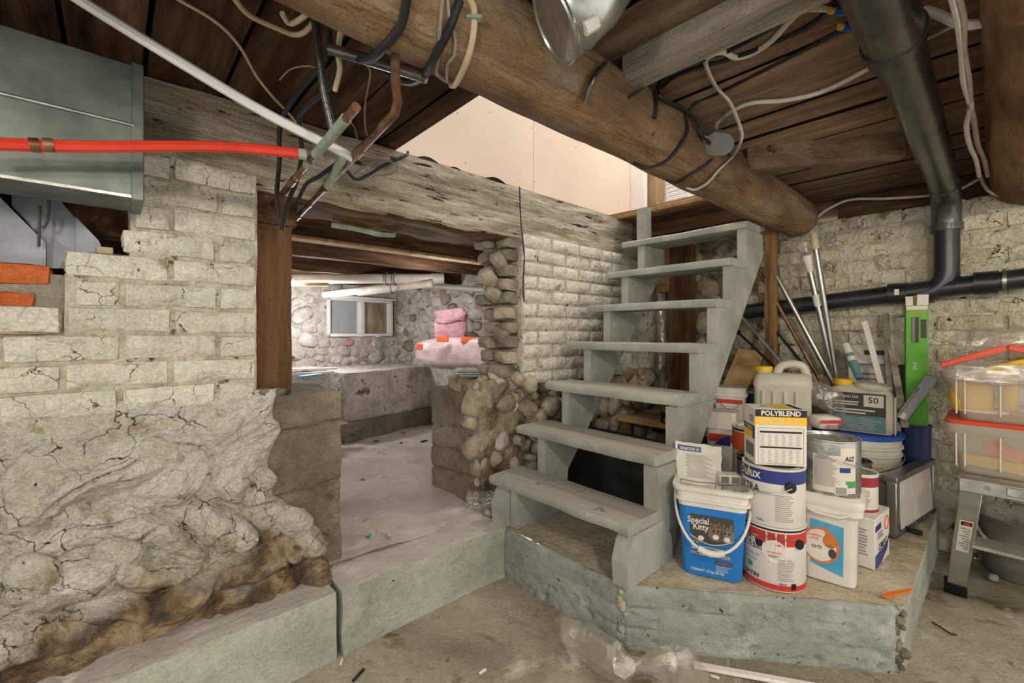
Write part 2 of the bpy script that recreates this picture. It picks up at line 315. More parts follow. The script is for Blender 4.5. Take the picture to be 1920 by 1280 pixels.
        bm = bmesh.new(); bm.from_mesh(me); bmesh.ops.recalc_face_normals(bm, faces=bm.faces); bm.to_mesh(me); bm.free()
        if smooth:
            me.shade_smooth(); me.set_sharp_from_angle(angle=rad(smooth))
        me.update()
        ob = bpy.data.objects.new(name, me); COL.objects.link(ob); ob.parent = parent
        ob.location = loc if loc is not None else o0
        return ob
def tag(o, label, cat, group=None):
    o['label'] = label; o['category'] = cat
    if group: o['group'] = group
    return o
def struct(o): o['kind'] = 'structure'; return o
def lab(o, label): o['label'] = label; return o
def root(name, loc, label, cat, rz=0, group=None):
    o = bpy.data.objects.new(name, None); COL.objects.link(o); o.location = loc; o.rotation_euler = (0, 0, rz); o.empty_display_size = .05
    return tag(o, label, cat, group)
def sroot(name, loc=(0, 0, 0)):
    o = bpy.data.objects.new(name, None); COL.objects.link(o); o.location = loc; return struct(o)
def inst(me_ob, name, parent, loc, rot=(0, 0, 0), sc=(1, 1, 1), m=None):
    o = bpy.data.objects.new(name, me_ob); COL.objects.link(o); o.parent = parent; o.location = loc; o.rotation_euler = rot; o.scale = sc
    if m: o.material_slots[0].link = 'OBJECT'; o.material_slots[0].material = mset(m)
    return o
def spl(P, n=6):
    """Catmull-Rom through points"""
    P = [V(p) for p in P]; Q = [P[0]*2-P[1]]+P+[P[-1]*2-P[-2]]; out = []
    for i in range(1, len(Q)-2):
        a, b, c, d = Q[i-1:i+3]
        for k in range(n):
            t = k/n
            out.append(.5*((2*b)+(c-a)*t+(2*a-5*b+4*c-d)*t*t+(3*b-a-3*c+d)*t**3))
    return out+[P[-1]]
def text_geo(s, size, bold=0):
    c = bpy.data.curves.new('t', 'FONT'); c.body = s; c.size = size; c.resolution_u = 2; c.offset = bold*size; c.align_x = 'CENTER'
    o = bpy.data.objects.new('t', c); COL.objects.link(o); bpy.context.view_layer.update()
    me = bpy.data.meshes.new_from_object(o.evaluated_get(bpy.context.evaluated_depsgraph_get()))
    vs = [v.co.copy() for v in me.vertices]; fs = [tuple(p.vertices) for p in me.polygons]
    bpy.data.objects.remove(o); bpy.data.curves.remove(c); bpy.data.meshes.remove(me)
    return vs, fs
def text_on(s, size, m, parent, fn, name='lettering', sx=1, bold=.01, flip=False):
    """fn maps (u, v) on the label to a local point"""
    vs, fs = text_geo(s, size, bold); q = -1 if flip else 1
    mb = MB().add([fn(p.x*sx*q, p.y*q) for p in vs], fs); return mb.build(name, m, parent, smooth=0)
def cyl_map(r, a, z, tilt=0):
    return lambda u, v: V((r*math.cos(a+u/r), r*math.sin(a+u/r), z+v+u*tilt))
def cyl_patch(r, a, wd, z0, z1, m, parent, name='label_panel', seg=10):
    mb = MB().grid(lambda u, v: V((r*math.cos(a+(u-.5)*wd/r), r*math.sin(a+(u-.5)*wd/r), z0+(z1-z0)*v)), seg, 1); return mb.build(name, m, parent)
def plane_map(o, ux, uy): o = V(o); ux = V(ux); uy = V(uy); return lambda u, v: o+ux*u+uy*v
def patch(fn, u0, u1, v0, v1, m, parent, name='label_panel', t=None):
    mb = MB().add([fn(u0, v0), fn(u1, v0), fn(u1, v1), fn(u0, v1)], [(0, 1, 2, 3)]); return mb.build(name, m, parent, smooth=0)
def poly_on(fn, pts, m, parent, name): return MB().add([fn(*p) for p in pts], [tuple(range(len(pts)))]).build(name, m, parent, smooth=0)
def ell(cx, cy, rx, ry, n=18, a0=0, a1=2*pi): return [(cx+rx*math.cos(a0+(a1-a0)*i/n), cy+ry*math.sin(a0+(a1-a0)*i/n)) for i in range(n+(0 if abs(a1-a0) > 6.28 else 1))]
def fbm(p, o=4): return noise.fractal(p, 1, 2, o)
# ---------------------------------------------------------------- shared meshes: bricks and stones
def only_mesh(o): me = o.data; bpy.data.objects.remove(o); return me
def brick_mesh(i, lx, ly, lz, m):
    def fn(p):
        q = p.copy()
        e = [abs(p.x)/(lx/2) > .98, abs(p.y)/(ly/2) > .98, abs(p.z)/(lz/2) > .98]
        if sum(e) > 1: q = V((p.x*(1-.006/lx*2), p.y*(1-.007/ly*2), p.z*(1-.005/lz*2)))
        return q + noise.noise_vector(q*26+V((i*7.3, i*2.1, 0)))*.0035
    return only_mesh(MB().gbox(-lx/2, lx/2, -ly/2, ly/2, -lz/2, lz/2, (6, 2, 3), fn=fn).build('brick', m, smooth=50))
def stone_mesh(i, sub=2):
    import bmesh
    bm = bmesh.new(); bmesh.ops.create_icosphere(bm, subdivisions=sub, radius=1)
    o = V((i*5.3, i*1.1, i*2.7))
    for v in bm.verts:
        p = v.co; q = V([math.copysign(abs(c)**.62, c) for c in p]); q = q/ (q.length**.35)
        v.co = q*(1+.2*noise.noise(q*1.3+o)) + noise.noise_vector(q*2.2+o)*.14
    me = bpy.data.meshes.new('stone'); bm.to_mesh(me); bm.free(); me.shade_smooth(); me.set_sharp_from_angle(angle=rad(42)); me.materials.append(M['stone']); return me
BL = [brick_mesh(i, .2, .06, .0625, M['whitewash']) for i in range(5)]
BS = [brick_mesh(i+9, .096, .06, .0625, M['whitewash']) for i in range(3)]
ST = [stone_mesh(i) for i in range(9)]

# ---------------------------------------------------------------- floor, curb, platform
def zfloor(x, y): return .006*fbm(V((x*2, y*2, 3)))-.003
mb = MB().grid(lambda u, v: V((-1.4+4.4*u, -1.4+2.76*v, zfloor(-1.4+4.4*u, -1.4+2.76*v))), 110, 70)
struct(mb.build('floor', 'floor', recenter=False))
def zback(x, y): return .2 + .018*fbm(V((x*1.7, y*1.7, 9))) + .006*fbm(V((x*7, y*7, 1)))
mb = MB().grid(lambda u, v: V((-.2+2.75*u, 1.45+2.7*v, zback(-.2+2.75*u, 1.45+2.7*v))), 90, 90)
struct(mb.build('floor_back_room', 'dirt', recenter=False))
# concrete curb along the foot of the opening, two castings with a crack between them
cs = sroot('curb')
def cf(seed):
    def f(p):
        q = p + noise.noise_vector(p*14+V((seed, 0, 0)))*.004 + noise.noise_vector(p*4)*.006
        if p.z > .18 and p.y < 1.33: q.z -= .01*abs(noise.noise(p*30)); q.y += .008*abs(noise.noise(p*22+V((4, 4, 4))))
        return q
    return f
for i, (a, b) in enumerate([(-1.3, .485), (.503, 1.15)]):
    o = MB().gbox(a, b, 1.308, 1.62, -.02, .196, (60, 10, 8), fn=cf(i*4)).build('curb_casting', ['concrete_green', 'dirt'], cs)
    for p in o.data.polygons:
        if p.normal.z > .6: p.material_index = 1
    lab(o, 'grey-green painted curb face with worn dusty top')
# stair platform: a five-sided slab whose near corner is cut at an angle
PL = [(1.143, 1.5), (1.143, 1.322), (1.143, .775), (1.646, .176), (2.72, .17), (2.72, 1.5)]
pf = sroot('stair_platform')
def strip(p0, p1, z0, z1, nu, nv, amp, seed):
    p0 = V((*p0, 0)); p1 = V((*p1, 0)); n = (p1-p0).normalized().cross(V((0, 0, 1)))
    def f(u, v):
        p = p0.lerp(p1, u); p.z = z0+(z1-z0)*v
        d = amp*fbm(V((p.x*9+seed, p.y*9, p.z*12))) - .006*(1 if abs((p.z-z0) % .065) < .008 else 0)*(.5+noise.noise(p*8))
        d -= .006*max(0, noise.noise(p*45)-.3)*6*(1-v*.5)+.006*max(0, noise.noise(p*14)-.1)*max(0, .5-v)*2
        if v > .95: d -= .008+.006*noise.noise(p*30)
        if u < .02 or u > .98: d -= .006+.012*abs(noise.noise(p*40))
        return p+n*d
    return f
mb = MB()
mb.grid(strip(PL[1], PL[2], -.01, .19, 60, 26, .002, 1), 60, 26)
mb.grid(strip(PL[2], PL[3], -.01, .19, 110, 26, .002, 2), 110, 26)
lab(mb.build('platform_front', 'concrete_grey', pf, smooth=60), 'board-marked grey painted concrete face')
mb = MB().grid(strip(PL[3], PL[4], -.01, .19, 90, 12, .003, 3), 90, 12)
mb.build('platform_side', 'concrete_green', pf, smooth=60)
def inside(p, poly):
    c = False; n = len(poly)
    for i in range(n):
        a, b = poly[i], poly[i-1]
        if (a[1] > p[1]) != (b[1] > p[1]) and p[0] < (b[0]-a[0])*(p[1]-a[1])/(b[1]-a[1])+a[0]: c = not c
    return c
n = 90; mb = MB()
def xl(y):   # left limit of the slab top at a given y
    if y > .775: return 1.15
    return 1.15+(1.646-1.143)*(.775-y)/(.775-.176)
mb.grid(lambda u, v: (lambda y: (lambda x: V((x, y, .192+.005*fbm(V((x*5, y*5, 0)))-(.01*abs(noise.noise(V((x*30, y*30, 2)))) if u < .03 else 0))))(xl(y)+(2.72-xl(y))*u))(.172+(1.5-.172)*v), 70, 60)
mb.build('platform_top', 'concrete_tan', pf, smooth=60)
# crumbled chunks in the corner crack between the stair base and the platform
for i in range(8):
    z = .19-.022*i*(1+.1*random.random()); q = random.uniform(.006, .017)
    inst(ST[i % 9], 'concrete_chunk', pf, (1.158+random.uniform(-.008, .008), .772+random.uniform(-.012, .012), z), (i, i*2, i), (q, q, q*random.uniform(.7, 1.6)), 'concrete_tan' if i < 5 else 'concrete_grey')
for i in range(9):
    q = random.uniform(.006, .014)
    inst(ST[i % 9], 'concrete_chunk', pf, (1.654+random.uniform(-.008, .006), .186+random.uniform(-.01, .006), .015+.019*i), (i, i*2, i), (q, q, q*random.uniform(.8, 1.8)), 'concrete_dark')

# ---------------------------------------------------------------- left wall: painted bricks over whitewashed rubble
wl = sroot('wall_left')
mb = MB().gbox(-.9, .315, 1.479, 1.74, .2, .95, (40, 3, 24), fn=lambda p: p+noise.noise_vector(p*9)*.004)
mb.gbox(-.085, .315, 1.479, 1.74, .94, 1.1, (16, 3, 8), fn=lambda p: p+noise.noise_vector(p*9)*.004)
mb.gbox(.03, .315, 1.479, 1.74, 1.09, 1.40, (14, 3, 14), fn=lambda p: p+noise.noise_vector(p*9)*.004)
mb.build('mortar', 'mortar_white', wl)
mb = MB().gbox(-.9, -.07, 1.494, 1.74, .93, 1.1, (30, 3, 10), fn=lambda p: p+noise.noise_vector(p*12)*.012)
lab(mb.build('mortar_patch', 'mortar_grey', wl), 'bare grey mortar around exposed orange bricks')
CH = .0675
row = 0; z = 1.395
while z > .74:
    zc = z-CH/2; left = .035 if zc > 1.1 else (-.075 if zc > .985 else (-.11 if zc > .96 else -.75))
    left += random.uniform(-.012, .012)
    x = .318+random.uniform(-.004, .004); first = True
    while x > left+.02:
        l = .203 if not (first and row % 2) else .1
        if x-l < left-.08: l = max(.05, x-left)
        first = False
        me = random.choice(BL) if l > .15 else random.choice(BS); ln = .2 if l > .15 else .096
        inst(me, 'brick', wl, (x-l/2, 1.497+random.uniform(-.004, .004), zc+random.uniform(-.0015, .0015)), (0, random.uniform(-.008, .008), random.uniform(-.012, .012)), ((l-.002)/ln, 1, 1.055))
        x -= l
    z -= CH; row += 1
for (px, py, l, m, zz) in [(-.235, 1.068, .26, 'orange_brick', .05), (-.27, 1.01, .28, 'orange_brick', .045), (-.22, .955, .27, 'tan_brick', .05)]:
    inst(BL[1], 'brick', wl, (px, 1.505, py), (0, random.uniform(-.02, .02), 0), (l/.2, .9, zz/.0625), m)
for (x, zc, l) in [(.07, 1.372, .07), (.15, 1.405, .09), (.27, 1.4, .08)]:   # broken top course under the beam
    inst(BS[1], 'brick', wl, (x, 1.505, zc), (0, random.uniform(-.06, .06), 0), (l/.096, .9, .5))
def xr(z):
    if z > .66: return .405+.03*noise.noise(V((0, z*9, 0)))
    if z > .5: return .405-(.66-z)*.35+.02*noise.noise(V((0, z*14, 0)))
    if z > .3: return .35+(.5-z)*.85
    return .52+.03*noise.noise(V((3, z*12, 0)))
def plas(u, v):
    z = .19+.6*v; x1 = xr(z); x = -.9+(x1+.9)*u
    p = V((x, 0, z)); d, _ = noise.voronoi(V((x*4.6+1.1*noise.noise(V((x*3, 0, z*3))), 0, z*7.5+.6*noise.noise(V((x*3, 7, z*3))))))
    st = min(1, (d[1]-d[0])*2.2)
    y = 1.476 - .085*(1-v)**1.1*(.7+.6*noise.noise(V((x*1.5, 4, z*1.5))))
    k = min(1, (1-v)*4)
    y += .018*max(0, .07-abs(noise.noise(V((x*5, 8, z*8)))))/.07*min(1, (1-v)*4)
    y -= (.06*st+.03*fbm(V((x*4, 2, z*4)))+.008*fbm(V((x*15, 5, z*15))))*k
    y -= .007*noise.noise(V((x*35, 1, z*35)))+.004*noise.noise(V((x*80, 1, z*80)))
    y += .055*math.exp(-((z-.215-.1*max(0, -.1-x)-.05*x)/.03)**2)*(.6+.8*noise.noise(V((x*5, 3, 0))))
    e = (x1-x)/.05
    if e < 1: y += .11*(1-max(0, e))**2
    return V((x, y, z))
lab(MB().grid(plas, 330, 180).build('rubble_plaster', 'plaster', wl, smooth=70), 'lumpy whitewashed rubble stained brown along the foot')
for (px, py, s) in [(560, 990, .055), (455, 1010, .045), (300, 860, .05), (225, 1050, .05), (130, 985, .045), (60, 1090, .05), (500, 905, .04), (400, 930, .04)]:
    p = ony(px, py, 1.40); v = (p.z-.19)/.6; q = plas(min(.97, (p.x+.9)/(xr(p.z)+.9)), v)
    inst(random.choice(ST), 'stone', wl, (q.x, q.y+.014, q.z), (random.random()*.4, random.random(), 0), (s*1.2, .03, s*.8), 'rubble_stone')

# concrete pier left of the opening, with cold joints
def pierf(p):
    q = p+noise.noise_vector(p*10)*.007+noise.noise_vector(p*30)*.003
    if p.y < 1.51:
        for zj in (.66, .46): q.y += .012*math.exp(-((p.z-zj-.05*(p.x-.5))/.006)**2)
    return q
struct(MB().gbox(.25, .568, 1.485, 1.8, .18, .765, (26, 14, 70), fn=pierf).build('concrete_pier', 'concrete_dark', recenter=False))
for (x, y, s) in [(.33, 1.5, .03), (.38, 1.5, .022), (.29, 1.49, .025)]:
    tag(inst(ST[2], 'mortar_rubble', None, (x, y, .775), (.3, .2, x*9), (s, s, s*.6), 'concrete_dark'), {.33: 'largest loose mortar lump at the foot of the wooden post', .38: 'small mortar lump on the pier, right of the post foot', .29: 'mortar lump beside the bricks left of the post'}[x], 'rubble')

# ---------------------------------------------------------------- right pier: brick above, concrete block and loose rubble below
wp = sroot('wall_pier')
MB().gbox(1.405, 2.74, 1.484, 1.76, .74, 1.40, (50, 6, 26), fn=lambda p: p+noise.noise_vector(p*9)*.004).build('mortar', 'mortar_white', wp)
z = 1.395; row = 0
while z > .70:
    zc = z-.0325; x = 1.408; first = True
    while x < 2.2:
        l = .1 if (first and row % 2) else .203
        me = random.choice(BL) if l > .15 else random.choice(BS)
        inst(me, 'brick', wp, (x+l/2, 1.502+random.uniform(-.004, .004), zc), (0, random.uniform(-.01, .01), random.uniform(-.012, .012)), ((l-.003)/(.2 if l > .15 else .096), 1, 1.015))
        x += l; first = False
    z -= .065; row += 1
z = 1.39
while z > .73:      # broken brick ends in the jamb
    zc = z-.033
    for y in (1.555, 1.66):
        inst(random.choice(BS), 'brick', wp, (1.395-random.uniform(0, .06), y, zc+random.uniform(-.004, .004)), (random.uniform(-.1, .1), random.uniform(-.12, .12), pi/2+random.uniform(-.2, .2)), (1.05, 1.6, .95), 'rough_brick')
    z -= .067
for (x, y, z_, s) in [(1.33, 1.56, 1.30, .045), (1.30, 1.6, 1.22, .05), (1.32, 1.58, 1.14, .045), (1.34, 1.55, .95, .045), (1.33, 1.57, .75, .05), (1.28, 1.6, .73, .04), (1.40, 1.5, .745, .04), (1.46, 1.49, .72, .05)]:
    inst(random.choice(ST), 'stone', wp, (x, y, z_), (random.random(), random.random(), random.random()), (s, s*.9, s*.75), 'rough_brick' if z_ > .8 else 'stone_warm')
# core behind the loose stones
MB().gbox(1.2, 2.74, 1.535, 1.78, .18, .75, (40, 6, 20), fn=lambda p: p+noise.noise_vector(p*8)*.02).build('rubble_core', 'stone_mortar_dark', wp)
def cbf(p):
    q = p+noise.noise_vector(p*9)*.008+noise.noise_vector(p*32)*.004
    if p.x < 1.2:
        for zj in (.31, .41, .52): q.x += .013*math.exp(-((p.z-zj+.09*(p.y-1.7))/.006)**2)
    return q
o = MB().gbox(1.185, 1.42, 1.565, 1.905, .17, .69, (10, 34, 60), fn=cbf).build('concrete_block', 'concrete_dark', wp)
random.seed(5)
spots = []
for i in range(400):
    u = random.random(); zc = random.uniform(.2, .74); s = random.uniform(.026, .058)
    x = 1.19+.46*u; y = 1.585-.085*u
    if zc > .45+.4*(1-u) and u < .25: continue
    if all((x-a)**2+(zc-b)**2 > ((s+c)*.72)**2 for a, b, c in spots): spots.append((x, zc, s))
for x, zc, s in spots:
    inst(random.choice(ST), 'stone', wp, (x, 1.585-.085*(x-1.19)/.46+random.uniform(-.012, .012), zc), (random.uniform(-.5, .5), random.uniform(-1.5, 1.5), random.uniform(-.4, .4)), (s*random.uniform(1, 1.3), s*.8, s*random.uniform(.65, .95)), random.choice(['stone_warm', 'stone_warm', 'stone', 'rough_brick']))
# lower wall behind the stairs
spots = []
for i in range(700):
    x = random.uniform(1.66, 2.7); zc = random.uniform(.22, .74); s = random.uniform(.04, .085)
    if all((x-a)**2+(zc-b)**2 > ((s+c)*.75)**2 for a, b, c in spots): spots.append((x, zc, s))
for x, zc, s in spots:
    inst(random.choice(ST), 'stone', wp, (x, 1.52, zc), (random.uniform(-.4, .4), random.uniform(-1.5, 1.5), 0), (s*1.15, s*.6, s*.8), random.choice(['stone_warm', 'stone_warm', 'stone']))

# ---------------------------------------------------------------- far wall behind the stairs and the clutter
wr = sroot('wall_right')
WX_ = 2.72
MB().gbox(WX_-.008, 2.98, -1.3, .80, .0, 1.53, (4, 44, 32), fn=lambda p: p+noise.noise_vector(p*7)*.006).build('mortar', 'mortar_white', wr)
MB().gbox(WX_+.012, 2.98, .78, 1.78, .0, 1.53, (4, 26, 32), fn=lambda p: p+noise.noise_vector(p*7)*.012).build('rubble_core', 'stone_mortar_dark', wr)
z = 1.50; row = 0; random.seed(21)
while z > .25:
    zc = z-.035; y = -.75+(.1 if row % 2 else 0)
    while y < .74-.12*noise.noise(V((0, 0, zc*7))):
        l = .208; me = random.choice(BL)
        inst(me, 'brick', wr, (WX_+.01+random.uniform(-.006, .006), y+l/2, zc+random.uniform(-.003, .003)), (random.uniform(-.02, .02), random.uniform(-.02, .02), pi/2+random.uniform(-.02, .02)), ((l-.003)/.2, 1, 1.11), 'whitewash_far')
        y += l
    z -= .071; row += 1
spots = []
for i in range(900):
    y = random.uniform(.74, 1.52); zc = random.uniform(.22, 1.48); s = random.uniform(.035, .085)
    if all((y-a)**2+(zc-b)**2 > ((s+c)*.72)**2 for a, b, c in spots): spots.append((y, zc, s))
for y, zc, s in spots:
    inst(random.choice(ST), 'stone', wr, (WX_+.03, y, zc), (random.uniform(-1.5, 1.5), random.uniform(-.3, .3), 0), (s*.6, s*1.15, s*.78), random.choice(['stone_warm', 'stone', 'rough_brick']))
# timber sill on top of the wall
MB().gbox(2.74, 2.96, -1.3, .55, 1.54, 1.64, (2, 20, 2), fn=lambda p: p+noise.noise_vector(p*5)*.008).build('sill_plate', 'plank_dark', wr)

# ---------------------------------------------------------------- back room
def bn(s): return V((1.5+s, 3.91+.2*s, 0))       # foot line of the window wall
BD = V((1, .2, 0)).normalized(); BNRM = V((BD.y, -BD.x, 0))     # along the wall / out of the wall toward the room
def plline(px, py, A, d):
    r = ray(px, py); n_ = V((-d.y, d.x, 0)); t = n_.dot(A)/n_.dot(V((r.x, r.y, 0))); return CAM+r*t
wb = sroot('wall_back')
win = [plline(px, py, bn(0), BD) for px, py in [(612, 556), (734, 630)]]
s0 = (win[0]-bn(0)).dot(BD); s1 = (win[1]-bn(0)).dot(BD); wz0, wz1 = win[1].z, win[0].z
mb = MB()
def wpt(s, z, d=0): return V((1.5, 3.91, 0))+BD*s+BNRM*d+V((0, 0, z))
def rough_panel(mb, sa, sb, za, zb, fnp, mi=0):
    nu = max(2, int((sb-sa)/.03)); nv = max(2, int((zb-za)/.03))
    mb.grid(lambda u, v: (lambda p: p+noise.noise_vector(p*7)*.014)(fnp(sa+(sb-sa)*u, za+(zb-za)*v)), nu, nv, mi)
for a, b, c, d in [(-1.9, s0, .1, 1.64), (s1, .75, .1, 1.64), (s0, s1, .1, wz0), (s0, s1, wz1, 1.64)]: rough_panel(mb, a, b, c, d, wpt)
for sa in (s0, s1): mb.add([wpt(sa, wz0), wpt(sa, wz1), wpt(sa, wz1, -.25), wpt(sa, wz0, -.25)], [(0, 1, 2, 3)])
for zz in (wz0, wz1): mb.add([wpt(s0, zz), wpt(s1, zz), wpt(s1, zz, -.25), wpt(s0, zz, -.25)], [(0, 1, 2, 3)])
mb.build('wall_mortar', 'stone_mortar', wb)
random.seed(8); spots = []
for i in range(1500):
    s = random.uniform(-1.3, .6); zc = random.uniform(.64, 1.36); r_ = random.uniform(.035, .085)
    if s0-.05-r_ < s < s1+.05+r_ and wz0-.02-r_*.7 < zc < wz1+.04+r_*.7: continue
    if all((s-a)**2+((zc-b)*1.25)**2 > ((r_+c)*.9)**2 for a, b, c in spots): spots.append((s, zc, r_))
for s, zc, r_ in spots:
    inst(random.choice(ST), 'stone', wb, wpt(s, zc, -.002), (0, random.uniform(-.5, .5), math.atan2(BD.y, BD.x)), (r_*1.2, r_*.36, r_*.78), 'stone_pink' if random.random() < .06 else random.choice(['stone_back', 'stone_back', 'stone_mortar']))
C0 = V((2.115, 4.033, 0)); C1 = V((2.45, 1.6, 0)); RD = (C1-C0).normalized(); RN = V((RD.y, -RD.x, 0))
RN = RN if RN.x < 0 else -RN
wbr = sroot('wall_back_right')
def rpt(s, z, d=0): return C0+RD*s+RN*d+V((0, 0, z))
mb = MB(); rough_panel(mb, -.1, 2.45, .1, 1.64, rpt); mb.build('wall_mortar', 'stone_mortar', wbr)
spots = []
for i in range(1500):
    s = random.uniform(0, 1.9); zc = random.uniform(.64, 1.34); r_ = random.uniform(.035, .08)
    if all((s-a)**2+((zc-b)*1.25)**2 > ((r_+c)*.9)**2 for a, b, c in spots): spots.append((s, zc, r_))
for s, zc, r_ in spots:
    inst(random.choice(ST), 'stone', wbr, rpt(s, zc, 0), (0, random.uniform(-.5, .5), math.atan2(RD.y, RD.x)), (r_*1.2, r_*.4, r_*.78), random.choice(['stone_back', 'stone', 'stone_mortar', 'rough_brick']))
# concrete ledges along both walls
lb = sroot('back_ledge')
def ledge(quad, z0, z1, name, m, n=(30, 14, 18), amp=.01):
    a, b, c, d = [V((*q, 0)) for q in quad]
    def f(p):
        q = (a.lerp(b, p.x)).lerp(d.lerp(c, p.x), p.y); q.z = p.z
        return q+noise.noise_vector(q*6)*amp+noise.noise_vector(q*24)*amp*.4
    return MB().gbox(0, 1, 0, 1, z0, z1, n, fn=f).build(name, m, lb)
ledge([(1.20, 3.08), (1.99, 3.235), (2.11, 4.05), (1.2, 3.87)], .1, .675, 'ledge_casting', 'stone_mortar')
ledge([(1.14, 3.0), (1.99, 3.20), (1.99, 3.3), (1.14, 3.2)], .1, .335, 'ledge_footing', 'concrete_dark')
ledge([(-.1, 2.78), (1.08, 3.0), (1.18, 3.86), (-.2, 3.6)], .1, .70, 'ledge_casting', 'stone_mortar')
ledge([(1.99, 3.235), (2.17, 1.93), (2.44, 1.75), (2.13, 4.05)], .1, .66, 'ledge_casting', 'stone_mortar')

# ---------------------------------------------------------------- ceiling boards
ce = sroot('ceiling')
MB().box(-1.4, .785, -1.4, 4.2, 1.672, 1.70).box(.785, 2.98, -1.4, .80, 1.672, 1.70).box(.785, 2.9, 1.66, 4.2, 1.672, 1.70).build('upper_floor', 'dark_void', ce)
def plank_row(x0, x1, y0, y1, m, seed):
    random.seed(seed); x = x0
    while x < x1-.03:
        w_ = min(random.uniform(.125, .175), x1-x); zz = random.uniform(-.006, .004); bend = random.uniform(-.003, .003)
        n_ = max(4, int((y1-y0)/.12))
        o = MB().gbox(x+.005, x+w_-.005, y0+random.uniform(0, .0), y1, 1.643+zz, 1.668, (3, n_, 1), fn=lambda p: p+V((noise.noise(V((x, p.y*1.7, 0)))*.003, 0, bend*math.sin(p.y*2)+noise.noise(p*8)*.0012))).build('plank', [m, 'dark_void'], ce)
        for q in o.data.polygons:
            if abs(q.normal.x) > .6: q.material_index = 1  # board edges near-black: old dark wood, with seam shade put into the colour
        x += w_
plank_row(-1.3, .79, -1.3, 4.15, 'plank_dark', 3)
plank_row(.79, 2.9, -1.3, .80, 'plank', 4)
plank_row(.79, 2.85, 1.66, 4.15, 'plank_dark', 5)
# ---------------------------------------------------------------- timbers
LY, LZ, LR = .705, 1.56, .098
def log_obj(name, y, z, r, x0, x1, m, seed):
    mb = MB(); seg = 32; nx = 130; rings = []
    for i in range(nx+1):
        x = x0+(x1-x0)*i/nx; rr = r*(1+.03*noise.noise(V((x*1.5, seed, 0)))); e = min(1, (x1-x)/.05); rr *= .8+.2*math.sqrt(max(0, e))
        ring = []
        for k in range(seg):
            a = 2*pi*k/seg; d = V((0, math.cos(a), math.sin(a)))
            h = rr+.006*noise.noise(V((x*2.2, d.y*2+seed, d.z*2)))+.0025*noise.noise(V((x*9, d.y*9, d.z*9)))
            if .9 < x < 1.15 and d.y > -.2 and d.z < .2 and seed == 1: h -= .01*max(0, noise.noise(V((x*14, d.y*6, 3))))
            ring.append(V((x, y, z))+d*h)
        rings.append(ring)
    return mb.loft(rings).build(name, m, smooth=55)
tag(log_obj('log_beam', LY, LZ, LR, -1.2, 2.70, 'log', 1), 'long round log beam running above the stairwell edge to the far wall', 'beam')
tag(log_obj('log_beam', -.085, 1.572, .108, -1.2, 2.72, 'log_old', 5), 'reddish brown log beam at the right edge, above the storage bins', 'beam')
def hewf(p):
    q = p.copy()
    d = .010*fbm(V((p.x*2.2, p.y*6, p.z*9)), 3)+.004*noise.noise(V((p.x*9, 2, p.z*40)))
    if p.y < 1.52: q.y += d-.004
    if p.z < 1.40: q.z += .012*noise.noise(V((p.x*4, 0, 3)))+.012*fbm(V((p.x*6, p.y*9, 1)))
    if p.z < 1.40 and p.y < 1.52: q.y += .012; q.z += .008
    if p.z > 1.62: q.z += .006*noise.noise(V((p.x*6, p.y*6, 3)))
    return q
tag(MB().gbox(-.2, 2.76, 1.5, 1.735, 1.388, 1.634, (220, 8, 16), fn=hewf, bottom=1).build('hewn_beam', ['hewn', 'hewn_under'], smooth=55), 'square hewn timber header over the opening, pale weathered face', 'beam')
tag(MB().gbox(.325, .425, 1.53, 1.63, .765, 1.30, (5, 5, 30), fn=lambda p: p+noise.noise_vector(p*7)*.004).build('wooden_post', 'post'), 'dark brown wooden post standing on the concrete pier', 'post')
tag(MB().box(.30, .44, 1.515, 1.66, 1.30, 1.392, 0, .006).build('post_block', 'plank_dark'), 'dark wood block between the post top and the hewn header', 'block')
# small joists in the back room
JL = ['nearest joist behind the hewn header, with a pale lower edge', 'second joist behind the header in the back room', 'third joist in the back room, above the white drain pipe', 'farthest joist above the window wall']
for i, (y, z0, z1) in enumerate([(2.12, 1.40, 1.64), (2.62, 1.395, 1.64), (3.12, 1.38, 1.64), (3.66, 1.37, 1.64)]):
    tag(MB().gbox(-.2, 2.3, y, y+.055, z0, z1, (50, 2, 6), fn=lambda p: p+noise.noise_vector(p*5)*.006).build('floor_joist', 'joist'), JL[i], 'joist', 'back room joists')
tag(MB().box(.2, 2.28, 2.10, 2.18, 1.385, 1.40, 0, .003).build('joist_strip', 'wood_tan'), 'pale narrow strip nailed under the nearest back room joist', 'strip')
a = ony(622, 440, 1.73); b = ony(740, 455, 1.73); a.z = b.z = 1.378
mb = MB().tube(spl([a, a.lerp(b, .4)+V((0, 0, .0)), a.lerp(b, .7)+V((0, -.02, -.012)), b], 5), .012, 8, flat=.6)
tag(mb.build('torn_foil', 'patina'), 'torn greenish foil scrap hanging under the hewn header', 'scrap')
# blocking between the logs
tag(MB().gbox(.925, 1.0, .21, .615, 1.585, 1.645, (3, 16, 3), fn=lambda p: p+noise.noise_vector(p*6)*.004).build('blocking', 'wood_grey'), 'grey weathered timber butting the log beside the metal duct elbow', 'timber')
a, b = V((1.735, .625, 1.555)), V((1.992, .215, 1.555)); d = (b-a); n_ = d.normalized().cross(V((0, 0, 1)))
tag(MB().obox((a+b)/2+V((0, 0, .043)), d/2, n_*.022, V((0, 0, .043)), 0, .003).build('brace_board', 'plank'), 'angled board under the ceiling planks left of the black drain pipe', 'board')

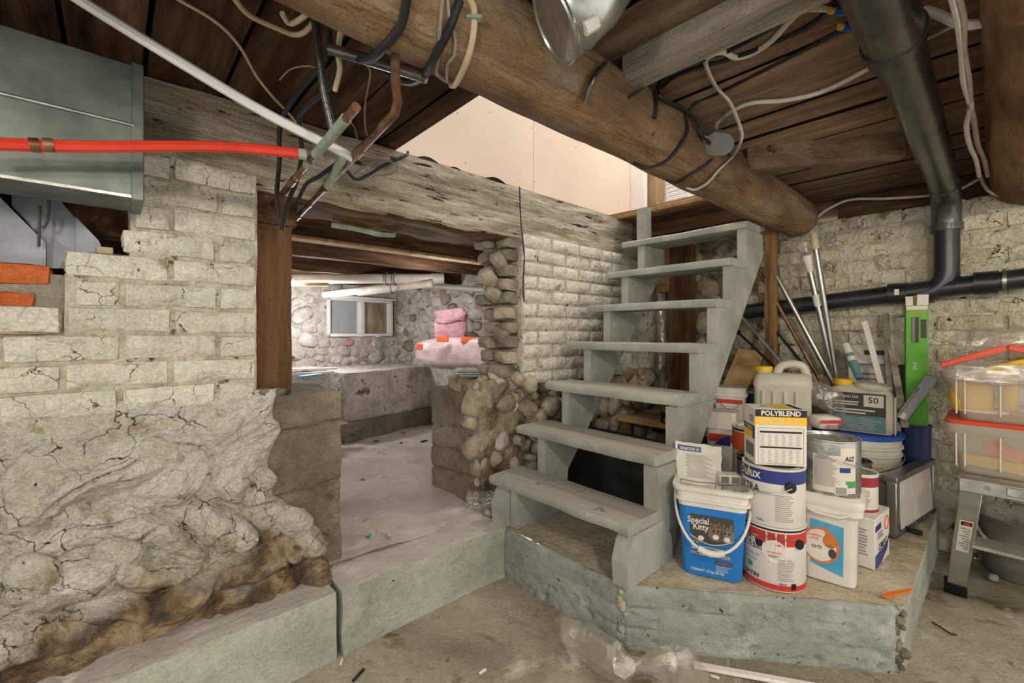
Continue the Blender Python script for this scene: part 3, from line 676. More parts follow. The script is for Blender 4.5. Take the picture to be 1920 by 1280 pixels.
# ---------------------------------------------------------------- sheet metal ducts
r = root('sheet_metal_duct', (-.3, 1.4, 1.26), 'galvanised sheet metal duct hanging under the ceiling at the far left', 'duct')
yF = 1.30; xe = ony(268, 240, yF).x
MB().box(-1.0, xe, yF, 1.452, 1.262, 1.562, 0, .004).build('duct_body', 'galv', r, loc=(.3, -1.4, -1.26))
MB().box(xe-.02, xe+.002, yF-.004, 1.456, 1.258, 1.566, 0, .002).build('end_flange', 'galv', r, loc=(.3, -1.4, -1.26))
MB().tube([(-1, yF-.002, 1.425), (xe-.015, yF-.002, 1.425)], .004, 8).build('lock_seam', 'galv_bright', r, loc=(.3, -1.4, -1.26))
MB().box(-1.0, xe-.015, yF-.0015, yF+.001, 1.262, 1.268).build('hem', 'galv_bright', r, loc=(.3, -1.4, -1.26))
r = root('branch_duct', (-.2, 1.6, 1.1), 'blue-grey sheet metal duct offsets in the hole above the exposed bricks', 'duct')
def slab(pxs, y, dep, m, name, parent, base):
    P = [ony(px, py, y) for px, py in pxs]
    mb = MB(); n = len(P); vs = P+[p+V((0, dep, 0)) for p in P]
    mb.add(vs, [tuple(range(n)), tuple(range(n, 2*n))[::-1]]+[(i, (i+1) % n, n+(i+1) % n, n+i) for i in range(n)])
    return mb.build(name, m, parent, loc=tuple(-c for c in base) if parent else None, smooth=0)
B_ = (-.2, 1.6, 1.1)
slab([(-160, 250), (-10, 360), (86, 456), (86, 503), (-160, 500)], 1.56, .12, 'galv_blue', 'duct_body', r, B_)
slab([(22, 338), (80, 338), (142, 410), (142, 474), (86, 456), (22, 385)], 1.59, .1, 'galv_blue', 'duct_offset', r, B_)
slab([(142, 406), (186, 452), (205, 503), (86, 503), (86, 440), (142, 474)], 1.585, .1, 'galv_blue', 'duct_transition', r, B_)
MB().tube(spl([ony(88, 345, 1.54), ony(92, 395, 1.54), ony(84, 425, 1.54), ony(72, 420, 1.54)], 5), .003, 6).build('hanger_wire', 'dark_grey', r, loc=tuple(-c for c in B_))
MB().tube([ony(75, 385, 1.54), ony(73, 462, 1.54)], .003, 6).build('hanger_wire', 'dark_grey', r, loc=tuple(-c for c in B_))
MB().tube(spl([ony(158, 475, 1.55), ony(168, 490, 1.55), ony(180, 512, 1.55)], 4), .003, 6).build('hanger_wire', 'dark_grey', r, loc=tuple(-c for c in B_))
tag(MB().gbox(-.8, .06, 1.66, 1.74, 1.23, 1.34, (16, 2, 3), fn=lambda p: p+noise.noise_vector(p*6)*.004).build('floor_joist', 'plank_dark'), 'dark joist end seen in the hole behind the blue-grey duct', 'joist')
p = ony(197, 478, 1.57)
tag(MB().obox(p, (.016, 0, 0), (0, .012, 0), (0, 0, .02), 0, .002).build('outlet_box', 'cable_cream'), 'small beige box fixed at the end of the blue-grey duct', 'box')
MB_d = MB().box(-.9, .04, 1.80, 1.83, 1.0, 1.66); struct(MB_d.build('wall_hole_backing', 'plank_dark', recenter=False))

# flexible metal duct elbow above the log
P = spl([ond(1040, 46, .80), ond(1062, 32, .80), ond(1090, 10, .79), ond(1118, -30, .79), ond(1140, -85, .79), ond(1148, -150, .79)], 5)
r = root('duct_elbow', P[0], 'crinkled shiny metal duct elbow hanging beside the log at the top', 'duct')
mb = MB(); rs = [.066+.0025*(1 if i % 4 == 0 else 0)+.003*noise.noise(V((i*.7, 0, 0))) for i in range(len(P))]
mb.tube([p-P[0] for p in P], rs, 28, caps=True); mb.rough(.004, 18); mb.build('elbow_body', 'galv_bright', r, smooth=60)
t = (P[1]-P[0]).normalized(); u = t.orthogonal().normalized(); v_ = t.cross(u)
MB().tube([u*math.cos(a*pi/16)*.068+v_*math.sin(a*pi/16)*.068 for a in range(33)], .004, 6).build('end_ring', 'galv_bright', r)
MB().tube([(P[9]-P[0])+V((-.02, -.03, -.062))+u*math.cos(a)*.0 for a in (0,)]+[(P[9]-P[0])+V((-.005, -.045, -.05))], .012, 8).build('tape_patch', 'white_label', r)

# ---------------------------------------------------------------- drains
def pipe(mb, pts, r, seg=20): return mb.tube(pts, r, seg)
SY, SZ, SX = .144, 1.573, 2.636
r = root('drain_stack', (SX, SY, .2), 'black drain pipe running under the ceiling and down the far wall', 'pipe')
o_ = V((SX, SY, .2))
MB().tube([V((-1.0, SY, SZ))-o_, V((1.22, SY, SZ))-o_], .051, 26).build('cast_iron_pipe', 'iron', r)
MB().tube([V((1.20, SY, SZ))-o_, V((2.52, SY, SZ-.012))-o_], .046, 26).build('cast_iron_pipe', 'iron', r)
for x in (1.19, 1.99, 2.2): MB().tube([V((x, SY, SZ))-o_, V((x+.018, SY, SZ))-o_], .056 if x < 1.5 else .050, 26).build('pipe_hub', 'iron', r)
el = [V((2.486, SY, SZ-.012))+V((.15*math.sin(a), 0, -.15*(1-math.cos(a))*1.0)) for a in [i*pi/16 for i in range(9)]]
MB().tube([p-o_ for p in el], .048, 26).build('pipe_elbow', 'iron', r)
MB().tube([V((2.636, SY, 1.425))-o_, V((2.636, SY, 1.395))-o_], .053, 26).build('coupling', 'iron', r)
MB().tube([V((2.636, SY, 1.40))-o_, V((2.636, SY, 1.2))-o_], .042, 26).build('vertical_pipe', 'abs', r)
el = [V((2.636, SY, 1.22))+V((0, .09*(1-math.cos(a)), -.09*math.sin(a))) for a in [i*pi/16 for i in range(9)]]
MB().tube([p-o_ for p in el], .043, 24).build('sweep_elbow', 'abs', r)
a, b = V((2.634, -.9, 1.25)), V((2.634, .98, 1.075))
MB().tube([a-o_, b-o_], .04, 26).build('horizontal_pipe', 'abs', r)
for y in (.03, .3): c_ = a.lerp(b, (y+.9)/1.88); MB().tube([c_-V((0, .035, 0))-o_, c_+V((0, .035, 0))-o_], .047, 26).build('coupling', 'abs', r)
for y in (-.02, ): c_ = a.lerp(b, (y+.9)/1.88); MB().tube([c_-V((0, .006, 0))-o_, c_+V((0, .006, 0))-o_], .049, 26).build('hose_clamp', 'steel', r)
c_ = a.lerp(b, (.30+.9)/1.88); MB().obox(c_+V((-.047, 0, .004))-o_, (.002, 0, 0), (0, .008, 0), (0, 0, .013)).build('sticker', 'white_label', r)

# white drain pipes in the back room
def plt(px, py, t): return ond(px, py, t)
r = root('pvc_drain', plt(520, 525, 3.1), 'long white plastic drain pipe across the back room ceiling', 'pipe'); b0 = plt(520, 525, 3.1)
MB().tube([plt(440, 522, 3.1)-b0, plt(822, 522, 3.25)-b0], .036, 18).build('pipe_run', 'pvc', r)
MB().tube([plt(808, 522, 3.24)-b0, plt(832, 522, 3.26)-b0], .042, 18).build('end_fitting', 'pvc', r)
for px in (726, 741): MB().tube([plt(px, 522, 3.2)-b0+V((0, 0, .05*math.cos(q)))-BD*0+FW*-.045*math.sin(q) for q in [i*pi/8 for i in range(17)]], .004, 6).build('strap', 'dark_grey', r)
r = root('pvc_drain', plt(640, 550, 3.3), 'shorter white plastic drain pipe sloping down toward the window', 'pipe'); b0 = plt(640, 550, 3.3)
MB().tube([plt(608, 552, 3.45)-b0, plt(700, 542, 3.3)-b0, plt(812, 531, 3.2)-b0], [.028, .030, .030], 16).build('pipe_run', 'pvc', r)
MB().tube([plt(672, 546, 3.34)-b0, plt(740, 538, 3.27)-b0], .036, 16).build('sleeve', 'pvc', r)
MB().tube([plt(735, 538, 3.26)-b0+V((0, 0, .045*math.cos(q)))+FW*-.04*math.sin(q) for q in [i*pi/8 for i in range(17)]], .004, 6).build('strap', 'dark_grey', r)
tag(MB().tube([plt(800, 536, 3.3), plt(940, 545, 3.0)], .02, 12).build('grey_pipe', 'grey_plastic'), 'grey pipe running from the drain end to the right stone wall', 'pipe')

# lit bulb in the back room
bp = plt(548, 531, 2.98)
r = root('light_bulb', bp, 'small lit bulb under the white drain pipe in the back room', 'lamp')
dm('bulb_glow', ['ffffff'], bump=0, emit=40, rnd=0)
MB().lathe([(0, -.02), (.012, -.016), (.017, -.004), (.015, .008), (.008, .016)], 14).build('bulb_glass', 'bulb_glow', r)
MB().lathe([(.009, .014), (.011, .02), (.011, .05), (0, .05)], 12).build('socket', 'white_plastic', r)
point('bulb_light_back_room', bp+V((.2, .12, -.17)), 11, (.97, .96, 1), .03)
point('back_room_light_two', (1.5, 2.4, 1.2), 4.5, (1, .95, .97), .05)  # second point light in the back room, no bulb mesh
tag(MB().obox((plt(522, 533, 3.05)+plt(615, 533, 3.05))/2, (plt(615, 533, 3.05)-plt(522, 533, 3.05))/2, FW*.02, (0, 0, .012), 0, .003).build('ceiling_strip', 'wood_tan'), 'pale wood strip behind the lit bulb', 'strip')

# ---------------------------------------------------------------- pipes and cables
def zp(z, pts): return [onz(px, py, z) for px, py in pts]
def lg(pts, off=.008):
    out = []
    for px, py in pts:
        d = ray(px, py); R_ = LR+off; oy, oz = -LY, EYE-LZ
        A = d.y**2+d.z**2; B = oy*d.y+oz*d.z; C = oy*oy+oz*oz-R_*R_; D = B*B-A*C
        out.append(CAM+d*((-B-(math.sqrt(D) if D > 0 else 0))/A))
    return out
def cable(name, pts, rr, m, label, cat='cable', n=6, seg=8, flat=1):
    return tag(MB().tube(spl(pts, n), rr, seg, flat=flat).build(name, m), label, cat, {'cable': 'cables under the ceiling', 'wire': 'thin wires under the ceiling'}.get(name))
# red and white water tubing
cable('water_tube', [ond(-80, 262, .74), ond(0, 270, .78), ond(180, 275, .86), ond(330, 274, .92), ond(450, 277, .96), ond(572, 289, .985)], .0115, 'pex_red', 'bright red plastic water tube crossing in front of the duct', 'pipe')
for i, px in enumerate((66, 92)):
    a, b = ond(px-10, 271.5, .78+.08*(px-10)/180), ond(px+10, 272.5, .78+.08*(px+10)/180); tag(MB().tube([a, b], .0128, 12).build('crimp_ring', 'copper'), ['left copper crimp ring on the red tube', 'right copper crimp ring on the red tube'][i], 'fitting')
cable('water_tube', [ond(120, -24, .80), ond(150, 0, .83), ond(330, 112, .88), ond(500, 213, .95), ond(663, 296, 1.0)], .0105, 'pex_white', 'straight white plastic water tube running diagonally from the top left', 'pipe')
ZC = 1.36
p1a, p1b = onz(668, 200, ZC), onz(478, 424, ZC)
r = root('copper_pipe', p1a, 'copper pipe with open stub and green fittings, left of the pair', 'pipe')
f = lambda t: (p1a.lerp(p1b, t)-p1a)
MB().tube([f(-.0), f(1)], .0085, 12).build('pipe_run', 'copper', r)
for a, b, m in [(.05, .24, 'patina'), (.28, .31, 'patina'), (.42, .46, 'copper'), (.76, .80, 'patina')]: MB().tube([f(a), f(b)], .0105, 12).build('fitting', m, r)
MB().tube([f(.12), f(.12)+V((-.02, -.005, .07)), f(.12)+V((-.045, -.02, .22))], .008, 12).build('riser', 'iron', r)
q = onz(575, 290, ZC)-p1a; MB().tube([q, q+(ond(560, 288, .98)-p1a-q)*1.0], .012, 12).build('tee_branch', 'patina', r)
p2a, p2b = onz(747, 205, ZC), onz(522, 446, ZC)
r = root('copper_pipe', p2a, 'copper pipe with an upright elbow, right of the pair', 'pipe')
f = lambda t: (p2a.lerp(p2b, t)-p2a)
MB().tube([ond(741, 105, .80)-p2a, ond(742, 165, .79)-p2a, ond(746, 190, .78)-p2a, f(.015), f(.06), f(1)], .0085, 12).build('pipe_run', 'copper', r)
for a, b in [(.40, .44), (.66, .68), (.53, .55), (.16, .19)]: MB().tube([f(a), f(b)], .0105, 12).build('fitting', 'copper', r)
MB().tube([f(.38), ond(645, 292, 1.0)-p2a], .011, 12).build('tee_branch', 'patina', r)
cable('iron_pipe', [ond(618, 92, .86), ond(690, 112, .86), ond(800, 146, .86)], .011, 'iron', 'dark iron pipe tucked under the near edge of the log', 'pipe', 2, 10)
# cables left of the log
cable('cable', zp(1.61, [(430, -20), (442, 0), (470, 30), (524, 55), (551, 65), (571, 60), (590, 39)]), .0055, 'cable_cream', 'cream cable sagging in a loop left of the log at the top edge')
cable('cable', zp(1.60, [(529, 25), (544, 44), (571, 30), (605, 0), (620, -20)]), .0055, 'cable_cream', 'short cream cable curling upward under the log end at the top')
cable('cable', zp(1.628, [(325, -10), (336, 0), (403, 40), (447, 84), (480, 141)])+[onz(511, 181, 1.615), ony(537, 208, 1.42), ony(564, 239, 1.46), ony(591, 265, 1.475), ony(606, 300, 1.475)], .0035, 'cable_cream', 'thin cream cable crossing the dark planks to the hewn header')
cable('cable', [ond(618, 57, .93), ond(611, 111, .95), ond(564, 168, 1.02), ond(531, 218, 1.08), ond(524, 255, 1.12), ond(524, 302, 1.18), ond(519, 363, 1.24), ond(523, 410, 1.27)], .006, 'cable_black', 'black cable dropping from the log to the top of the wooden post')
cable('cable', [ond(635, 111, .92), ond(618, 161, .97), ond(571, 202, 1.02), ond(561, 228, 1.06), ond(566, 285, 1.12), ond(556, 340, 1.2), ond(540, 380, 1.26), ond(528, 430, 1.3)], .006, 'cable_black', 'black cable just right of the drop to the post, behind the copper')
cable('cable', [ond(640, 300, 1.05), ond(600, 330, 1.1), ond(575, 345, 1.16), ond(560, 372, 1.22)], .0055, 'cable_black', 'short black cable sagging between the two copper pipes')
cable('cable', [ony(650, 320, 1.45), ony(668, 336, 1.45), ony(690, 328, 1.46), ony(720, 310, 1.47), ony(760, 292, 1.48), ony(765, 285, 1.5)], .0055, 'cable_black', 'black cable end hooked on the hewn header near the stairwell corner')
cable('wire', [ony(664, 326, 1.46), ony(690, 308, 1.46), ony(720, 300, 1.46), ony(745, 312, 1.46), ony(735, 325, 1.46), ony(700, 330, 1.46)], .003, 'cable_grey', 'thin grey wire loop lying on the hewn header', 'wire')
cable('wire', zp(1.56, [(682, 116), (694, 135), (689, 170), (684, 200), (685, 240), (692, 265)]), .0022, 'cable_grey', 'thin grey wire dangling between the copper pipe risers', 'wire')
cable('wire', zp(1.58, [(648, 222), (665, 240), (672, 270), (678, 280)]), .002, 'cable_grey', 'short thin wire under the dark planks by the left copper stub', 'wire')
cable('wire', zp(1.6, [(524, 150), (545, 130), (580, 124), (605, 135), (612, 150)]), .0018, 'cable_grey', 'thin wire arc against the dark planks above the post', 'wire')
cable('cable', [ond(677, -4, .80), ond(663, 27, .80), ond(640, 57, .84), ond(634, 100, .9), ond(637, 130, .92), ond(628, 170, .95)], .0055, 'cable_cream', 'cream cable hanging off the near end of the log by the black cables')
# cables around the log
cable('cable', lg([(764, -6), (751, 50), (721, 87)])+[ond(697, 109, .80), ond(674, 113, .84)], .0075, 'cable_black', 'thick black cable wrapped under the log near the top left')
cable('cable', lg([(862, 0), (855, 20), (841, 57), (818, 101), (798, 138)])+[ond(774, 153, .90), ond(747, 149, .92), ond(721, 136, .92), ond(712, 126, .93)], .008, 'cable_black', 'thick black cable bending under the log into a hook')
cable('cable', lg([(830, -5), (825, 50), (823, 94), (818, 128), (822, 142), (841, 155)], .006), .0035, 'cable_grey', 'thin grey cable down the log right of the black hook')
cable('cable', lg([(839, -5), (843, 34), (853, 74), (851, 104), (839, 121), (838, 150)], .006), .003, 'cable_grey', 'thin grey cable looping on the log beside the cream clip')
cable('cable', lg([(878, -10), (882, 0), (889, 20), (887, 67), (875, 114), (855, 156), (846, 160)], .006), .006, 'cable_cream', 'thick cream cable stapled across the log at the top')
tag(MB().obox(lg([(889, 34)], .008)[0], RT*.014, V((0, 0, .003)), FW*.007, 0, .001).build('cable_clip', 'patina'), 'green-grey clip on the cream cable on the log', 'clip')
cable('cable', lg([(1228, 170), (1231, 195), (1227, 222)], .006), .0055, 'cable_black', 'short black cable stub on the side of the log')
cable('cable', zp(1.634, [(1540, -10), (1523, 4), (1450, 50), (1365, 96), (1296, 119), (1253, 139)])+lg([(1234, 162), (1240, 183), (1284, 206), (1307, 227), (1313, 250), (1330, 268)], .012), .0055, 'cable_black', 'black cable along the planks, bending down the log to the junction box')
cable('cable', zp(1.634, [(1580, -10), (1523, 45), (1440, 85), (1365, 112), (1300, 130), (1262, 146), (1240, 165)]), .005, 'cable_black', 'second black cable running along the planks beside the first')
cable('cable', zp(1.634, [(1585, 54), (1488, 104), (1411, 143), (1350, 173), (1310, 190)])+lg([(1286, 216), (1288, 247), (1272, 277), (1245, 304), (1211, 314), (1190, 306)], .006), .005, 'cable_black', 'black cable crossing the planks and wrapping around the log')
cable('cable', zp(1.632, [(1565, 17), (1511, 17), (1481, 39), (1446, 77), (1411, 100), (1380, 108), (1357, 98), (1334, 104), (1323, 119)])+[onz(1342, 162, 1.625), onz(1369, 193, 1.61), onz(1388, 239, 1.57), onz(1390, 262, 1.54)]+lg([(1373, 293), (1350, 316), (1326, 343), (1303, 355), (1289, 353)], .01), .0065, 'cable_white', 'white cable looping over the planks and under the log by the junction box', flat=.6)
cable('cable', zp(1.634, [(1629, 129), (1565, 162), (1519, 179), (1465, 189), (1411, 193), (1373, 208)])+lg([(1346, 229), (1342, 246)], .02), .006, 'cable_white', 'white cable from the black drain pipe across the planks to the junction box', flat=.6)
cable('cable', lg([(1250, 338), (1268, 343), (1290, 330), (1320, 312), (1336, 298)], .006), .004, 'cable_black', 'thin black cable under the log below the junction box')
cable('cable', zp(1.628, [(1730, 76), (1765, 60), (1800, 42)]), .004, 'cable_white', 'short pale cable between the drain pipe and the right log')
cable('cable', [ond(1690, 4, .95), ond(1758, 27, .9), ond(1804, 46, .86), ond(1854, 40, .84), ond(1940, 5, .82)], .009, 'cable_white', 'thick white cable sagging at the top right corner')
for q, (dx, lab_) in enumerate([(0, 'left strand of white cable hanging along the right log'), (13, 'right strand of white cable hanging along the right log')]):
    wob = -1 if q else 1
    cable('cable', [onz(px+dx*(.6+.6*(i > 4)), py, z) for i, (px, py, z) in enumerate([(1786, -8, 1.50), (1797, 39, 1.50), (1801+3*wob, 96, 1.50), (1808, 154, 1.50), (1816+4*wob, 200, 1.51), (1812, 235, 1.52), (1818, 272, 1.52), (1830, 300, 1.52), (1836, 330, 1.52)])], .006, 'cable_white' if not q else 'cable_grey', lab_)
cable('cable', [onx(px, py, 2.66) for px, py in [(1838, 334), (1797, 355), (1746, 366), (1662, 372), (1596, 374), (1558, 389), (1535, 405), (1519, 428), (1488, 437), (1450, 439)]], .006, 'cable_white', 'white cable strung along the top of the far wall to the log end')
cable('cable', [onx(px, py, 2.60) for px, py in [(1838, 328), (1846, 348), (1866, 364), (1930, 372)]], .006, 'cable_white', 'white cable curving under the right log above the far wall')
cable('wire', [onx(px, py, 2.36) for px, py in [(1652, 294), (1690, 288), (1708, 287), (1716, 300), (1730, 318), (1750, 323), (1772, 320), (1790, 302)]], .003, 'cable_white', 'thin white wire wrapped around the black drain pipe', 'wire')
cable('wire', [ony(974, 350, 1.478), ony(977, 420, 1.478), ony(983, 480, 1.478), ony(981, 530, 1.478), ony(983, 565, 1.478)], .003, 'cable_black', 'thin black wire hanging down the hewn header and brick pier', 'wire')
cable('nail', lg([(1099, 190), (1110, 150), (1135, 118)], .012), .006, 'iron', 'long bent iron spike driven in the log', 'spike', 3)
cable('wire', lg([(1180, 183), (1190, 176), (1207, 165)], .006), .003, 'iron', 'rusty nail on the log right of the spike', 'nail', 2)
# junction box
p = lg([(1342, 268)], .02)[0]; r = root('junction_box', p, 'grey round junction box with lid fixed to the log', 'junction box')
ax = (-(ray(1342, 268).normalized())*.8+V((0, 0, -.25))).normalized(); u = ax.orthogonal().normalized()
MB().tube([ax*-.03, ax*.012], .036, 8).build('box_body', 'clay_grey', r)
MB().tube([ax*.012+RT*.02, ax*.02+RT*.02], .034, 12).build('lid', 'clay_grey', r)
MB().tube([ax*.005-RT*.034+V((0, 0, .012)), ax*.012-RT*.05+V((0, 0, .02))], .011, 10).build('cable_connector', 'white_plastic', r)
# blue wire connectors
for i, (px, py) in enumerate([(1563, 20), (1580, 50)]):
    a = onz(px, py, 1.622); r = root('wire_connector', a, ['upper blue tape bundle on the cable beside the drain pipe', 'lower blue tape bundle on the cable beside the drain pipe'][i], 'connector')
    MB().tube([V((0, 0, 0)), RT*.03], .009, 8).build('tape_wrap', 'blue_lid', r); MB().tube([V((0, 0, 0))-RT*.008, V((0, 0, 0))], .007, 8).build('tip', 'yellow_print', r)
# ---------------------------------------------------------------- staircase
NX, NZ, GO, RI = 1.141, .379, .153, .18
YR, YL_ = .748, 1.378
SO = V((1.6, 1.06, .194))
st = root('staircase', SO, 'steep grey painted open wooden staircase climbing to the stairwell', 'stairs')
sl = tuple(-SO)
for k in range(7):
    x0, z1 = NX+GO*k, NZ+RI*k
    sk = [.03, .015, .01, 0, 0, 0, -.0][k]
    def tf(p, k=k, x0=x0, z1=z1):
        q = p+noise.noise_vector(p*6+V((k, 0, 0)))*.003
        if p.x < x0+.004: q.x += .006*noise.noise(V((p.y*7, k*3, 1)))+(.006 if abs(p.z-z1) < .002 or abs(p.z-z1+.034) < .002 else 0)
        if abs(p.z-z1) < .002: q.z -= .004*max(0, noise.noise(V((p.x*8, p.y*3, k*2))))+.003*(p.x < x0+.004)
        return q
    o = MB().gbox(x0, x0+.185, YR-.004, YL_+(.02 if k < 2 else 0), z1-.034, z1, (5, 26, 3), fn=tf).build('tread', ['stair_paint', 'tread_top'], st, loc=sl)
    for p in o.data.polygons:
        if p.normal.z > .7: p.material_index = 1
P = [(NX+.026, .194)]
for k in range(7):
    z = NZ+RI*k-.034; P += [(NX+GO*k+.026, z), (NX+GO*(k+1)+.026, z)]
P[-1] = (2.285, P[-1][1]); P += [(2.30, 1.335), (1.47, .37), (1.43, .194)]
Pq = P
for (y0, y1) in [(YR, YR+.04), (1.255, 1.295)]:
    MB().prism(Pq, lambda p: V((p[0], y0, p[1])), lambda p: V((p[0], y1, p[1]))).build('stringer', 'stair_paint', st, loc=sl, smooth=0)
# heavier lower blocks bolted to the outside of the bottom steps
B1 = [(1.135, .194), (1.128, .27), (1.15, .325), (1.17, .344), (1.345, .344), (1.40, .27), (1.40, .194)]
B2 = [(1.315, .30), (1.315, .52), (1.50, .52), (1.50, .30)]
B3 = [(1.465, .51), (1.465, .698), (1.76, .698), (1.60, .51)]
for i, Pb in enumerate((B1, B2, B3)):
    for (y0, y1) in [(YR-.012+.004*i, YR+.043+.003*i)]+([(1.30, 1.37)] if i == 0 else []):
        MB().prism(Pb, lambda p: V((p[0], y0, p[1])), lambda p: V((p[0], y1, p[1]))).build('stringer_block', 'stair_paint', st, loc=sl, smooth=0)
# landing and framing at the stairhead
ld = sroot('landing')
MB().gbox(2.20, 2.76, .80, 1.62, 1.642, 1.664, (6, 14, 1), fn=lambda p: p+noise.noise_vector(p*6)*.004).build('landing_board', 'plank', ld)
MB().box(2.185, 2.23, .82, 1.52, 1.625, 1.648, 0, .003).build('nosing', 'raw_wood', ld)
MB().box(2.34, 2.38, .82, 1.5, 1.53, 1.642).build('landing_joist', 'plank_dark', ld)
tag(MB().gbox(2.13, 2.18, 1.27, 1.33, 1.459, 1.64, (2, 2, 6), fn=lambda p: p+noise.noise_vector(p*9)*.003).build('newel_block', 'stair_paint'), 'short grey upright between the top tread and the landing', 'post')
SL = ['brown stud under the stairs, left of the pair seen through the treads', 'brown stud under the stairs, right of the pair seen through the treads', 'tan wooden post behind the stair stringer, beside the leaning poles', 'short stud below the top tread by the brick pier']
for i, (px0, px1, x, z0, z1, m) in enumerate([(1252, 1272, 2.50, .2, 1.64, 'post'), (1280, 1296, 2.62, .2, 1.5, 'post'), (1433, 1452, 2.52, .2, 1.56, 'stud'), (1232, 1246, 2.36, 1.2, 1.64, 'stud')]):
    a = onx(px0, 600, x).y; b = onx(px1, 600, x).y
    tag(MB().gbox(x, x+.06, b, a, z0, z1, (2, 2, 20), fn=lambda p: p+noise.noise_vector(p*7)*.003).build('wall_stud', m), SL[i], 'post')
for i, (a, b, lb_) in enumerate([((1.75, 1.30, .72), (2.1, 1.30, 1.20), 'diagonal brown brace behind the upper treads'), ((1.55, 1.31, .50), (1.85, 1.31, .95), 'diagonal brown brace behind the middle treads')]):
    a = V(a); b = V(b); d = b-a; n_ = d.normalized().cross(V((0, 1, 0)))
    tag(MB().obox((a+b)/2+V((.12, .06, 0)), d/2, n_*.05, V((0, .012, 0)), 0, .002).build('brace_board', 'plank'), lb_, 'board')
p = onx(1237, 600, 2.66)
mb = MB().tube(spl([onx(1240, 470, 2.60), onx(1236, 540, 2.60), onx(1242, 620, 2.60), onx(1238, 700, 2.60)], 8), .03, 12); mb.rough(.016, 22)
tag(mb.build('plastic_film', 'clear_film'), 'crumpled clear plastic film strip hanging behind the stairs', 'plastic')
tag(MB().grid(lambda u, v: V((1.70+.05*v+.012*noise.noise(V((u*5, v*4, 0))),   .80+.66*u, .196+.30*v)), 26, 18).grid(lambda u, v: V((1.706+.05*v+.012*noise.noise(V((u*5, v*4, 0))),   .80+.66*u, .196+.30*v)), 26, 18).build('shade_sheet', 'black', smooth=30), 'black sheet added to darken the gaps under the lower stair treads', 'sheet')  # sheet added so the space behind the lower treads reads as deep shade
# wooden shelf deck in the corner behind the stairs
r = root('plank_shelf', (2.45, 1.04, .194), 'low shelf of dark planks behind the stairs', 'shelf')
for i in range(4): MB().box(-.29+.14*i, -.155+.14*i, -.44, .44, .256, .282, 0, .003).build('shelf_board', 'plank' if i % 2 else 'wood_tan', r)
for sx in (-.26, .22):
    for sy in (-.40, .40): MB().box(sx-.02, sx+.02, sy-.02, sy+.02, 0, .256).build('leg', 'stud', r)

# ---------------------------------------------------------------- upstairs seen through the stairwell
us = sroot('wall_upstairs')
xs = ony(1000, 230, 1.66).x
MB().box(.55, xs-.0015, 1.66, 1.672, 1.70, 3.1).build('drywall_sheet', 'drywall', us)
MB().box(xs+.0015, 2.62, 1.66, 1.672, 1.70, 3.1).build('drywall_sheet', 'drywall', us)
MB().box(.5, 2.62, 1.675, 1.70, 1.635, 3.1).build('wall_backing', 'raw_wood', us)
for i in range(9): p = ony([858, 873, 997, 1000, 1003, 920, 1080, 1140, 1160][i], [212, 305, 240, 290, 340, 210, 275, 300, 380][i], 1.659); MB().tube([p, p+V((0, .004, 0))], .003, 6).build('screw_dimple', 'dark_grey', us)
a, b = ony(775, 266, 1.62), ony(1215, 413, 1.62)
tag(MB().box(a.x-.02, b.x-.15, 1.61, 1.655, 1.655, 1.69, 0, .003).build('base_rail', 'raw_wood'), 'brown wood rail along the foot of the upstairs wallboard', 'rail')
# curled strips of flooring lying over the header edge
FL = ['first curled grey vinyl strip at the stairwell corner', 'second curled grey vinyl strip on the header edge', 'dark third curled strip on the header edge']
for i, (px0, px1, py) in enumerate([(770, 822, 298), (826, 868, 318), (900, 945, 336)]):
    a, b = ony(px0, py, 1.55), ony(px1, py+(px1-px0)*.33, 1.55); c_ = (a+b)/2+V((0, 0, .018))
    pts = spl([a, c_, b], 8); mb = MB(); mb.grid(lambda u, v: pts[min(16, int(round(u*16)))]+V((0, -.03+.06*v, .0)), 16, 2)
    n0 = len(mb.v); mb.grid(lambda u, v: pts[min(16, int(round(u*16)))]+V((0, -.03+.06*v, -.004)), 16, 2)
    tag(mb.build('vinyl_strip', 'grey_plastic' if i < 2 else 'dark_grey'), FL[i], 'vinyl strip')
# doorway framing, shutter and pale wall at the far end upstairs
r = sroot('door_1', (0, 0, 0))
p0, p1 = ony(1209, 350, 1.60), ony(1226, 350, 1.60)
MB().box(2.58, 2.63, 1.56, 1.66, 1.664, 2.5, 0, .003).build('door_jamb', 'white_paint', r)
MB().box(2.66, 2.79, 1.52, 1.62, 1.664, 2.5, 0, .003).build('door_post', 'cardboard', r)
MB().box(2.655, 2.80, 1.51, 1.63, 1.664, 1.70, 0, .003).build('post_base', 'cardboard', r)
sh = root('louvred_shutter', (3.0, 1.55, 1.664), 'white louvred shutter standing upstairs beyond the landing', 'shutter')
for dy in (-.11, .09): MB().box(0, .03, dy, dy+.03, 0, .7, 0, .002).build('stile', 'white_paint', sh)
for i in range(22): MB().obox((.015, 0, .03+.03*i), (.014, 0, .010), (0, .085, 0), (.002, 0, -.003)).build('slat', 'white_paint', sh)
sh.rotation_euler = (0, 0, rad(0))
struct(MB().box(3.6, 3.65, -.5, 2.6, 1.664, 3.2).build('wall_upstairs_end', 'white_paint', recenter=False))
struct(MB().box(2.76, 3.7, -.4, 2.6, 1.60, 1.664).build('floor_upstairs', 'plank', recenter=False))
p = ony(1207, 392, 1.56)
tag(MB().box(p.x-.05, p.x+.015, 1.54, 1.57, 1.664, 1.70, 0, .002).build('outlet_box', 'white_paint'), 'small white box on the stairhead floor by the door post', 'box')
p = onz(1371, 397, 1.67)
mb = MB().tube(spl([V((2.22, .86, 1.665)), V((2.2, .855, 1.64)), V((2.205, .85, 1.60))], 5), .008, 8); mb.rough(.006, 60)
